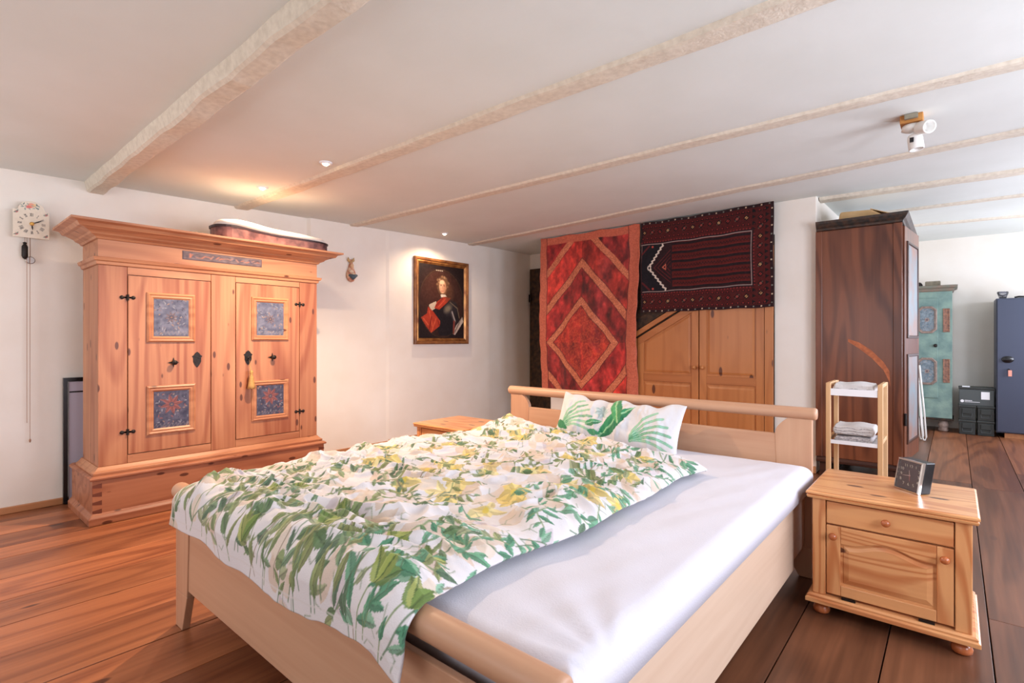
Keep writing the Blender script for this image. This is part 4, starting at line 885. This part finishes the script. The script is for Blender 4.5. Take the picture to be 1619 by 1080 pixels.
# ------------------------------------------------------------------ dark rug hung sideways
def rug():
    Wr, Hr = 1.345, 0.985; c = Canvas(Wr, Hr, 400, (40, 16, 20)); rnd = random.Random(3)
    red, dk, nv_, cr, or_ = (122, 28, 20), (16, 10, 12), (24, 26, 40), (206, 178, 150), (170, 82, 52)
    bw = 0.20
    c.put((c.x > 0.03) & (c.x < Wr-0.03) & (c.y > 0.03) & (c.y < Hr-0.03), (78, 18, 16))
    def row(x0, x1, y, dx, f):
        n = int((x1-x0)/dx)
        for k in range(n): f(x0+(k+0.5)*(x1-x0)/n, y, k)
    def motif(x, y, k):
        c.poly([(x-0.03, y), (x, y+0.03), (x+0.03, y), (x, y-0.03)], dk); c.poly([(x-0.016, y), (x, y+0.016), (x+0.016, y), (x, y-0.016)], (150, 46, 40) if k % 3 else (190, 140, 92)); c.line([(x-0.02, y-0.02), (x+0.02, y+0.02)], 0.005, (96, 98, 82) if k % 2 else dk)
    def tri(x, y, k): c.poly([(x-0.02, y-0.016), (x, y+0.018), (x+0.02, y-0.016)], dk); c.poly([(x-0.008, y-0.008), (x, y+0.008), (x+0.008, y-0.008)], (150, 40, 36))
    def dot(x, y, k): c.poly([(x-0.006, y-0.006), (x-0.006, y+0.006), (x+0.006, y+0.006), (x+0.006, y-0.006)], cr if k % 2 else (120, 120, 110))
    for y in (0.115, Hr-0.115):
        row(0, Wr-0.2, y, 0.085, motif)
    for y in (0.055, 0.175, Hr-0.055, Hr-0.175): row(0, Wr-0.05, y, 0.048, tri)
    for y in (0.016, Hr-0.016): row(0, Wr, y, 0.07, dot)
    for k in range(9): motif(Wr-0.115, 0.14+k*0.09, k)
    for k in range(16): 
        for xx in (Wr-0.055, Wr-0.175): y = 0.06+k*0.058; c.poly([(xx-0.016, y-0.02), (xx+0.018, y), (xx-0.016, y+0.02)], dk)
    for k in range(12): dot(Wr-0.016, 0.04+k*0.08, k)
    for y in (0.085, 0.148, Hr-0.085, Hr-0.148): c.line([(0, y), (Wr-0.03, y)], 0.005, (60, 16, 20))
    # inner field with its pale line
    fx0, fx1, fy0, fy1 = 0.0, 1.15, 0.225, Hr-0.245
    c.put((c.x < fx1+0.02) & (c.y > fy0-0.02) & (c.y < fy1+0.02), (44, 18, 22)); 
    row(0, fx1, fy0-0.025, 0.03, lambda x, y, k: c.ell(x, y, 0.007, 0.007, (134, 40, 38))); row(0, fx1, fy1+0.025, 0.03, lambda x, y, k: c.ell(x, y, 0.007, 0.007, (134, 40, 38)))
    for k in range(17): c.ell(fx1+0.025, fy0+k*0.03, 0.007, 0.007, (134, 40, 38))
    c.line([(0.02, fy0), (fx1, fy0), (fx1, fy1), (0, fy1)], 0.006, (190, 170, 160)); c.line([(0.03, fy0), (0.015, fy1)], 0.005, (150, 120, 110))
    c.put((c.x > 0.36) & (c.x < fx1-0.012) & (c.y > fy0+0.01) & (c.y < fy1-0.01), (88, 22, 18))
    n = 11
    for k in range(n):
        y = fy0+0.025+k*(fy1-fy0-0.05)/(n-1)
        if k % 2 == 0: c.line([(0.36, y), (fx1-0.015, y)], 0.026, (30, 14, 18)); c.line([(0.36, y+0.018), (fx1-0.015, y+0.018)], 0.004, (120, 36, 34))
        else:
            for j in range(26): x = 0.375+j*0.0295; c.line([(x, y-0.010), (x+0.013, y+0.010), (x+0.024, y-0.008)], 0.006, (34, 14, 18))
    ym = (fy0+fy1)/2
    c.poly([(0.02, fy0+0.005), (0.30, fy0+0.005), (0.10, ym), (0.27, fy1-0.005), (0.02, fy1-0.005)], (20, 16, 24))
    c.poly([(0.30, fy0+0.005), (0.10, ym), (0.27, fy1-0.005), (0.355, fy1-0.005), (0.355, fy0+0.005)], (40, 16, 20))
    for j in range(5):
        o = 0.02+j*0.045; c.line([(0.34, ym-0.19+o*0.9), (0.14+o, ym), (0.34, ym+0.19-o*0.9)], 0.006, (110, 34, 34))
    zz = lambda pa, pb, n: [(pa[0]+(pb[0]-pa[0])*k/n+(0.009 if k % 2 else -0.009), pa[1]+(pb[1]-pa[1])*k/n) for k in range(n+1)]
    c.line(zz((0.29, fy0+0.01), (0.10, ym), 14), 0.017, (220, 206, 190)); c.line(zz((0.10, ym), (0.26, fy1-0.01), 14), 0.017, (220, 206, 190))
    c.ell(0.105, ym, 0.022, 0.03, (220, 206, 190)); c.ell(0.105, ym, 0.010, 0.014, (30, 20, 26))
    c.poly([(0.25, ym), (0.295, ym-0.035), (0.295, ym+0.035)], (202, 110, 84)); c.poly([(0.265, ym), (0.288, ym-0.02), (0.288, ym+0.02)], (44, 18, 22))
    c.ell(0.14, fy0+0.03, 0.012, 0.012, (196, 80, 66)); c.ell(0.14, fy1-0.03, 0.012, 0.012, (196, 80, 66)); c.line([(0.02, fy0+0.10), (0.10, fy0+0.02)], 0.02, (90, 28, 30)); c.line([(0.02, fy1-0.10), (0.10, fy1-0.02)], 0.02, (90, 28, 30))
    c.a += (fbm(c.x*70, c.y*70, 6)[..., None]-0.5)*20
    xx, yy = c.x, c.y
    X = -2.632+xx+0.004*np.sin(yy*9); Z = 1.512+yy*(1-0.006*np.sin(xx*3))+(-0.012*(1-xx/Wr))+0.003*np.sin(xx*20)
    Y = 5.296-0.006*np.sin(xx*5+1)-0.004*fbm(xx*4, yy*4, 8)
    o = grid_obj('hanging_rug', np.stack([X, Y, Z], -1), c.a, M['rug'], pivot=(-1.96, 5.30, 2.0), thick=-0.010, offset=-1)
    tag(o, 'dark red and black oriental rug hung sideways on the wall above the pine cupboard', 'rug')
    return o
rug()

def red_cloth():
    Wc, Hc = 1.37, 1.98; c = Canvas(Wc, Hc, 260, (150, 30, 28)); x, yt = c.x, Hc-c.y      # yt from the top
    kx, ky = 0.00306, 0.00262; px = 215+x/kx; py = 160+yt/ky
    n1 = fbm(x*16, yt*9, 51, 5); n2 = fbm(x*40, yt*40, 52, 3)
    d = np.abs(px-418)*1.26+np.abs(py-665)
    tone = np.floor((d-20)/165.0); base = np.array([[190, 44, 32], [166, 34, 32], [196, 50, 38], [158, 30, 30], [180, 42, 38]])
    idx = np.clip(tone, 0, 4).astype(int); c.a = base[idx].astype(float)
    quad = ((px > 418) == (py < 665)); c.a = np.where(quad[..., None], c.a*0.86, c.a*1.08)
    c.a += ((n1-0.52)*210)[..., None]*np.array([1.0, 0.45, 0.38])+((n2-0.5)*40)[..., None]*np.array([1, 0.5, 0.4])
    inner = d < 172; spots = (fbm(x*90, yt*70, 53, 2) > 0.55); c.put(inner & spots, (202, 84, 44), 0.55); c.put(inner & ~spots, (138, 24, 24), 0.35)
    br = np.array([206, 116, 80.]); bn = (fbm(x*120, yt*120, 54, 2)-0.5)*90
    strip = ((d > 172) & (d < 212)) | ((d > 345) & (d < 388)) | ((d > 520) & (d < 560))
    border = (x < 0.10) | (x > Wc-0.13) | (yt < 0.09)
    mk = (strip | border); c.a = np.where(mk[..., None], br+bn[..., None]*np.array([1, 0.9, 0.7]), c.a)
    c.put(border, (196, 86, 66), 0.5)
    for e in ((d > 168) & (d < 173), (d > 211) & (d < 216), (d > 341) & (d < 346), (d > 387) & (d < 392)): c.put(e & ~border, (84, 16, 18), 0.7)
    c.put((np.abs(x-0.105) < 0.006) | (np.abs(x-(Wc-0.135)) < 0.006), (92, 22, 20), 0.7)
    slant = 0.02*(1-x/Wc)
    X = -4.025+x+0.012*np.sin(yt*4)+0.010*(yt/Hc)*(x/Wc-0.5)*-4+0.004*np.sin(yt*23)
    Z = (cz(5.33)-0.006)-yt-0.014*np.abs(np.sin(x*7.2))*np.exp(-yt*3)
    fold = 0.030*np.sin(x*9+1.5*yt)+0.014*np.sin(x*22+yt*3)+0.04*fbm(x*5, yt*3, 55)+0.02*fbm(x*16, yt*12, 56)
    fold = fold+0.008*np.exp(-((d-172)/10)**2)
    Y = 5.315-0.012-0.5*fold*np.clip(yt*2+0.3, 0, 1)
    P = np.stack([X, Y, Z], -1)
    o = grid_obj('wall_hanging', P, c.a, M['velvet'], pivot=(-3.34, 5.31, 1.5), thick=-0.006)
    tag(o, 'red velvet patchwork hanging with diamond bands, left of the dark rug', 'wall hanging')
red_cloth()

# ------------------------------------------------------------------ dark wardrobe on the right
DW = thing('dark_wardrobe', 'tall dark stained wardrobe with a long scratch and an open painted door', 'wardrobe', (-0.6, 5.9, 0))
x0, x1, y0, y1 = -0.938, -0.335, 5.30, 6.66
obj('body', B((x0, x1, y0, y1, 0.17, 2.165)), M['dwood'], DW, bevel=0.004)
for a, b in ((x0-0.006, x0+0.045), (x1-0.05, x1+0.012)): obj('corner_post', B((a, b, y0-0.010, y0-0.0005, 0.17, 2.165)), M['dwood'], DW, bevel=0.004)
bm = bmesh.new(); stack(bm, x0, x1, y0, y1, [(0, 2.1652), (0.015, 2.168), (0.02, 2.185), (0.035, 2.20), (0.05, 2.225), (0.055, 2.245), (0.03, 2.25)], back='-x'); obj('cornice', bm, M['dedge'], DW, bevel=0.003)
bm = bmesh.new(); stack(bm, x0, x1, y0, y1, [(0.02, 0.125), (0.022, 0.15), (0.008, 0.162), (0, 0.1695)], back='-x'); obj('base_moulding', bm, M['dwoodX'], DW, bevel=0.003)
for a in (x0+0.02, x1-0.09):
    for b in (y0+0.01, y1-0.10): obj('foot', B((a, a+0.08, b, b+0.08, 0, 0.1245)), M['dwoodX'], DW, bevel=0.006)
bm = bmesh.new()     # long pale scratch on the side
sc = [(-0.70, 1.20), (-0.62, 1.155), (-0.53, 1.08), (-0.45, 0.985), (-0.41, 0.90), (-0.405, 0.82)]
wd = [0.012, 0.026, 0.032, 0.034, 0.045, 0.01]; up = [(x+0.0, z+w_) for (x, z), w_ in zip(sc, wd)]; dn = [(x, z-w_) for (x, z), w_ in zip(sc, wd)]
prism(bm, up+dn[::-1], y0-0.0012, y0-0.0002, 'xz'); obj('scratch', bm, mat('bare_scratched_wood', (196, 112, 68), 0.6, c2=(158, 84, 50), vscale=30), DW, label='long pale scratch')
# doors
def ddoor(parent, ang, yh, s, L):
    """door hinged at (x1, yh); s=+1 extends to +Y when closed; opened by ang"""
    h = bpy.data.objects.new('door', None)
    dx, dy = math.sin(ang)*1.0, math.cos(ang)*s; nx, ny = dy*s, -dx*s        # outward normal
    f = lambda u, w, z: (x1+0.002+dx*u+nx*w, yh+dy*u+ny*w, z)
    def bx(u0, u1, w0, w1, z0, z1):
        bm = bmesh.new(); loft(bm, [[f(u0, w0, z), f(u1, w0, z), f(u1, w1, z), f(u0, w1, z)] for z in (z0, z1)]); return bm
    d = obj('door', bx(0, L, 0, 0.024, 0.20, 2.14), M['dwood'], DW, bevel=0.003)
    for za, zb in ((1.24, 2.0), (0.36, 1.06)):
        obj('door_panel', bx(0.10, L-0.10, 0.0242, 0.028, za, zb), mat('faded_blue_panel', (120, 134, 142), 0.5, c2=(146, 110, 96), vscale=5), d, label='faded blue painted panel')
        bm = bmesh.new(); mframe(bm, lambda u, v, w: f(u, 0.0243+w, v), 0.075, L-0.075, za-0.025, zb+0.025, [(0, 0), (0.002, 0.010), (0.02, 0.012), (0.025, 0.0)]); obj('panel_frame', bm, M['dwoodX'], d)
    return d
bpy.data.objects.remove(bpy.data.objects.new('tmp', None))
ddoor(DW, R(6), 5.33, 1, 0.62); ddoor(DW, R(2), 6.63, -1, 0.64)
bm = bmesh.new(); tube(bm, [(x1+0.03, 5.32, 0.50), (x1+0.03, 5.32, 0.60)], 0.01, 8); obj('hinge', bm, M['iron'], DW)
# things lying on top
PK = thing('wrapped_parcel', 'flat beige cardboard parcel lying on the dark wardrobe', 'parcel', (-0.60, 5.75, 2.25))
bm = bmesh.new(); loft(bm, [[(-0.80, 5.45, 2.2502), (-0.42, 5.50, 2.2502), (-0.38, 6.1, 2.2502), (-0.78, 6.12, 2.2502)], [(-0.78, 5.44, 2.345), (-0.55, 5.47, 2.34), (-0.50, 6.1, 2.33), (-0.76, 6.1, 2.35)]]); obj('box', bm, M['card'], PK, bevel=0.015)
bm = bmesh.new(); loft(bm, [[(-0.56, 5.475, 2.345), (-0.36, 5.52, 2.265), (-0.34, 5.9, 2.27), (-0.54, 5.95, 2.35)], [(-0.56, 5.475, 2.351), (-0.36, 5.52, 2.271), (-0.34, 5.9, 2.276), (-0.54, 5.95, 2.356)]]); obj('flap', bm, M['card'], PK)

# bent white tube standing on the floor behind the dark wardrobe
WC = thing('tube_frame', 'white bent tube frame standing on the floor between dark wardrobe and teal cabinet', 'frame', (-0.3, 7.9, 0))
for dx, yy in ((-0.03, 7.95), (0.0, 7.88)):
    bm = bmesh.new(); tube(bm, [(-0.36+dx, yy+0.05, 0.92), (-0.325+dx, yy+0.04, 0.6), (-0.30+dx, yy, 0.2), (-0.29+dx, yy, 0.05), (-0.28+dx, yy, 0.012), (-0.265+dx, yy, 0.012), (-0.255+dx, yy, 0.05), (-0.275+dx, yy+0.02, 0.35), (-0.32+dx, yy+0.05, 0.9)], 0.009, 8)
    obj('tube', bm, M['wplastic'], WC, smooth=True)
bm = bmesh.new(); lathe(bm, [(0.02, 0), (0.03, 0.01), (0.028, 0.06), (0.012, 0.09), (0.01, 0.11)], (-0.185, 5.95, 0), 'z', 16)
o = obj('white_bottle', bm, M['wplastic'], smooth=True, pivot=(-0.185, 5.95, 0)); tag(o, 'small white plastic bottle on the floor by the dark wardrobe', 'bottle')

# ------------------------------------------------------------------ teal painted cabinet at the far wall
TC = thing('teal_cabinet', 'old teal painted cabinet with octagonal flower panels at the far wall', 'cabinet', (-0.45, 9.0, 0))
yf = 8.83; xa, xb = -0.88, -0.022
obj('body', B((xa, xb, yf, 9.30, 0.18, 1.84)), M['teal'], TC, bevel=0.004)
bm = bmesh.new(); stack(bm, xa, xb, yf, 9.30, [(0, 1.8402), (0.012, 1.85), (0.02, 1.875), (0.05, 1.89), (0.055, 1.915), (0.03, 1.92)], back='+y'); obj('cornice', bm, M['teal_d'], TC)
bm = bmesh.new(); stack(bm, xa, xb, yf, 9.30, [(0.012, 0.155), (0.016, 0.172), (0, 0.1798)], back='+y'); obj('base_moulding', bm, M['dedge'], TC)
for a in (xa+0.07, xb-0.09):
    bm = bmesh.new(); lathe(bm, [(0.04, 0), (0.055, 0.02), (0.045, 0.05), (0.06, 0.085), (0.05, 0.12), (0.04, 0.1545)], (a, 8.90, 0), 'z', 18); obj('foot', bm, M['copperm'], TC, smooth=True)
t3 = FY(yf)
def octp(cx0, cz0, a, b, c, y): return [(cx0-a+c, y, cz0-b), (cx0+a-c, y, cz0-b), (cx0+a, y, cz0-b+c), (cx0+a, y, cz0+b-c), (cx0+a-c, y, cz0+b), (cx0-a+c, y, cz0+b), (cx0-a, y, cz0+b-c), (cx0-a, y, cz0-b+c)]
for dx0, dx1, pc in ((-0.385, -0.165, -0.30), (-0.70, -0.39, -0.56)):
    d = obj('door', B((dx0 if pc > -0.4 else -0.70, dx1, yf-0.012, yf-0.0003, 0.44, 1.755)), M['teal'], TC, bevel=0.003)
    for z in (1.47, 0.79):
        if pc > -0.4: cxx = -0.278
        else: cxx = -0.56
        A_, B_, C0 = 0.105, 0.18, 0.05; bm = bmesh.new(); rings = [octp(cxx, z, A_-i, B_-i, C0-i*0.5, yf-0.0121-w) for i, w in ((0, 0), (0.004, 0.016), (0.014, 0.018), (0.02, 0.010), (0.028, 0.012), (0.032, 0.0))]; loft(bm, rings, cap=False, closed=True); obj('octagonal_frame', bm, M['copperm'], d)
        cv = floral(44, 1.75, (118, 132, 140), int(z*10)+3, (176, 140, 120)); 
        U = np.linspace(cxx-0.078, cxx+0.078, cv.w); V = np.linspace(z-0.152, z+0.152, cv.h); UU, VV = np.meshgrid(U, V)
        lim = 0.078-np.clip(np.abs(VV-z)-0.11, 0, 1)*0.9; UU = cxx+np.clip(UU-cxx, -lim, lim)
        grid_obj('painted_panel', np.stack([UU, UU*0+yf-0.0145, VV], -1), cv.a, M['paint'], d, thick=-0.002)
    bm = bmesh.new(); lathe(bm, [(0.008, yf-0.012), (0.022, yf-0.02), (0.02, yf-0.035), (0.004, yf-0.042)], (-0.19 if pc > -0.4 else -0.41, 0, 1.13), 'y', 14); obj('knob', bm, M['iron'], d, smooth=True)
for z in (1.46, 0.80):
    bm = bmesh.new(); panel(bm, t3, -0.115, -0.045, z-0.155, z+0.155, [(0, 0), (0.003, 0.010), (0.01, 0.010), (0.013, 0.006)]); obj('side_panel', bm, mat('rust_flower_panel', (158, 112, 88), 0.6, c2=(96, 72, 66), vscale=40), TC)
bm = bmesh.new(); box(bm, -0.30, -0.14, 8.88, 9.0, 1.9205, 1.985); o = obj('weathered_block', bm, M['pale'], bevel=0.01, pivot=(-0.22, 8.94, 1.92)); tag(o, 'small weathered wooden box on top of the teal cabinet', 'box')
bm = bmesh.new(); lathe(bm, [(0.03, 0), (0.035, 0.02), (0.02, 0.05), (0.005, 0.06)], (-0.36, 8.92, 1.9205), 'z', 14)
o = obj('dark_ornament', bm, M['iron'], smooth=True, pivot=(-0.36, 8.92, 1.9205)); tag(o, 'small dark ornament beside the weathered box on the teal cabinet', 'ornament')

# ------------------------------------------------------------------ ammunition boxes
xs0 = (0.045, 0.222)
def ammo(x, z, label):
    t = thing('ammunition_box', label, 'metal box', (x, 8.8, z), group='ammunition boxes in two stacks beside the safe')
    w, h, dpt = 0.155, 0.185, 0.28
    obj('body', B((0, w, 0, dpt, 0, h-0.03)), M['olive'], t, local=True, bevel=0.006)
    bm = bmesh.new(); stack(bm, 0, w, 0, dpt, [(0.004, h-0.0295), (0.006, h-0.012), (0.002, h-0.001), (0, h)]); obj('lid', bm, M['olive'], t, local=True, bevel=0.003)
    obj('latch', B((0.03, w-0.03, -0.012, -0.0005, h*0.42, h*0.78)), M['olive'], t, local=True, bevel=0.004)
    bm = bmesh.new(); tube(bm, [(0.03, -0.006, h*0.44), (0.035, -0.010, h*0.2), (w-0.035, -0.010, h*0.2), (w-0.03, -0.006, h*0.44)], 0.004, 6); obj('wire_bail', bm, M['olive_l'], t, local=True)
    return t
A = ammo(xs0[0], 0, 'olive steel ammunition box on the floor, left stack, underneath')
for x, z, l in ((xs0[1], 0, 'olive steel ammunition box on the floor right next to the blue-grey safe'), (xs0[0], 0.186, 'olive ammunition box upon the left lower one, nearest the teal cabinet'), (xs0[1], 0.186, 'olive ammunition box upon the right lower one, close to the safe')):
    c = copy_tree(A); c.location = (x, 8.8, z); c['label'] = l
LB = thing('long_equipment_box', 'long grey-green box with white label lying across the ammunition boxes', 'box', (0.21, 8.8, 0.372))
obj('body', B((0.045, 0.375, 8.80, 9.06, 0.3722, 0.575)), M['olive_l'], LB, bevel=0.006)
bm = bmesh.new(); stack(bm, 0.045, 0.375, 8.80, 9.06, [(0.004, 0.5755), (0.006, 0.595), (0, 0.602)]); obj('lid', bm, M['olive'], LB, bevel=0.003)
obj('paper_label', B((0.255, 0.335, 8.797, 8.7995, 0.455, 0.55)), M['white'], LB)
bm = bmesh.new(); lathe(bm, [(0.010, 8.7975), (0.018, 8.7975), (0.018, 8.7993), (0.010, 8.7993)], (0.075, 0, 0.425), 'y', 18)
for k in range(9): box(bm, 0.10+k*0.008, 0.106+k*0.008, 8.7975, 8.7995, 0.428, 0.438)
for k in range(17): box(bm, 0.10+k*0.0085, 0.1065+k*0.0085, 8.7975, 8.7995, 0.413, 0.420)
obj('printing', bm, M['white'], LB, label='white printed emblem and small lettering')
o = obj('paper_slip', B((0.075, 0.15, 8.82, 8.95, 0.6025, 0.612)), M['white'], pivot=(0.11, 8.88, 0.6025)); tag(o, 'white slip of paper lying on the long box', 'paper')

# ------------------------------------------------------------------ safe
SF = thing('steel_safe', 'tall blue-grey steel safe at the far wall, cut by the right picture edge', 'safe', (0.7, 8.98, 0))
obj('body', B((0.392, 0.99, 8.77, 9.25, 0.062, 1.715)), M['safe'], SF, bevel=0.004)
obj('plinth', B((0.47, 0.97, 8.80, 9.22, 0.0, 0.061)), M['base'], SF)
obj('door', B((0.402, 0.98, 8.752, 8.7695, 0.075, 1.70)), M['safe'], SF, bevel=0.003)
bm = bmesh.new(); lathe(bm, [(0.05, 8.751), (0.056, 8.745), (0.052, 8.738), (0.03, 8.74), (0.026, 8.728), (0.004, 8.724)], (0.495, 0, 0.965), 'y', 24)
bmesh.ops.scale(bm, vec=(1, 1, 0.75), verts=bm.verts, space=Matrix.Translation((0, 0, -0.965))); obj('handle_rose', bm, M['black'], SF, smooth=True)
bm = bmesh.new(); box(bm, 0.46, 0.53, 8.715, 8.727, 0.957, 0.973); obj('handle', bm, M['black'], SF, bevel=0.003)
KY = thing('safe_key', 'key with a pink tag stuck in the door of the safe', 'key', (0.505, 8.74, 0.84))
bm = bmesh.new(); tube(bm, [(0.505, 8.751, 0.845), (0.505, 8.72, 0.845)], 0.008, 8); obj('blade', bm, M['iron'], KY)
obj('tag', B((0.497, 0.53, 8.722, 8.728, 0.76, 0.835)), M['pink'], KY, bevel=0.002)
SK = thing('glass_ornament', 'small dark and clear ornament on top of the safe', 'ornament', (0.45, 8.83, 1.7155))
bm = bmesh.new(); lathe(bm, [(0.03, 1.7155), (0.038, 1.73), (0.05, 1.77), (0.052, 1.80), (0.045, 1.80), (0.035, 1.74), (0.01, 1.72)], (0.455, 8.83, 0), 'z', 16); obj('bowl', bm, M['glassm'], SK, smooth=True)
bm = bmesh.new(); tube(bm, [(0.41, 8.82, 1.79), (0.42, 8.82, 1.76), (0.455, 8.82, 1.75), (0.49, 8.82, 1.76), (0.50, 8.82, 1.79)], 0.010, 8); box(bm, 0.425, 0.485, 8.80, 8.86, 1.716, 1.74); obj('mount', bm, M['black'], SK)
bm = bmesh.new(); tube(bm, [(0.56, 8.85, 1.727), (0.60, 8.85, 1.733), (0.70, 8.86, 1.727)], [0.008, 0.0115, 0.009], 8); o = obj('dark_tool', bm, M['black'], smooth=True, pivot=(0.62, 8.85, 1.72)); tag(o, 'dark elongated object lying on the safe beside the ornament', 'tool')

# ------------------------------------------------------------------ ceiling lamps
SPOTS = [(-4.196, 1.865, 9, 'ceiling spotlight nearest the pine wardrobe'), (-3.285, 1.888, 38, 'brightest ceiling spotlight, beside the second ceiling beam'), (-4.62, 4.19, 6, 'ceiling spotlight above the framed portrait')]
for x, y, pw, lab in SPOTS:
    zc = cz(y); t = thing('ceiling_spotlight', 'small round recessed '+lab, 'lamp', (x, y, zc), group=None)
    bm = bmesh.new(); lathe(bm, [(0.024, -0.010), (0.040, -0.010), (0.044, -0.003), (0.042, 0.004), (0.024, 0.004)], (0, 0, 0), 'z', 24); obj('ring', bm, M['white'], t, local=True, smooth=True)
    bm = bmesh.new(); lathe(bm, [(0.001, -0.022), (0.012, -0.021), (0.020, -0.014), (0.0235, -0.006), (0.0235, 0.002)], (0, 0, 0), 'z', 20); obj('bulb', bm, M['bulb'], t, local=True, smooth=True)
    l = bpy.data.lights.new('spot_lamp', 'SPOT'); l.energy = pw*6.2; l.color = (1.0, 0.73, 0.50); l.spot_size = R(152); l.spot_blend = 0.7; l.shadow_soft_size = 0.02
    o = bpy.data.objects.new('spot_lamp', l); COL.objects.link(o); o.location = (x, y, zc-0.035)
LP = thing('ceiling_lamp', 'white twin-head spotlight on a wooden block screwed to the ceiling at the right', 'lamp', (-0.183, 3.70, cz(3.7)))
zc = cz(3.7)
bm = bmesh.new(); box(bm, -0.052, 0.052, -0.052, 0.052, -0.045, 0.0); obj('mounting_block', bm, M['blockw'], LP, local=True, bevel=0.004)
bm = bmesh.new(); box(bm, -0.03, 0.03, -0.075, -0.0525, -0.030, -0.005); obj('terminal', bm, M['pale'], LP, local=True)
bm = bmesh.new(); lathe(bm, [(0.02, -0.0455), (0.045, -0.05), (0.05, -0.075), (0.03, -0.085), (0.012, -0.09)], (0, 0, 0), 'z', 20); obj('base', bm, M['wplastic'], LP, local=True, smooth=True)
def head(c, d, nm):
    bm = bmesh.new(); lathe(bm, [(0.012, 0), (0.032, 0.012), (0.036, 0.03), (0.036, 0.088), (0.034, 0.095), (0.028, 0.09), (0.026, 0.05)], (0, 0, 0), 'z', 24)
    q = Vector((0, 0, 1)).rotation_difference(Vector(d).normalized()).to_matrix().to_4x4(); bmesh.ops.transform(bm, matrix=Matrix.Translation(c) @ q, verts=bm.verts); return obj(nm, bm, M['wplastic'], LP, local=True, smooth=True)
head((0.01, 0.0, -0.098), (0.12, -0.05, -1), 'lamp_head'); head((0.025, -0.01, -0.075), (0.75, -0.95, -0.35), 'lamp_head')
bm = bmesh.new(); box(bm, -0.008, 0.010, -0.045, -0.036, -0.155, -0.130); obj('sticker', bm, M['black'], LP, local=True, label='small dark sticker')
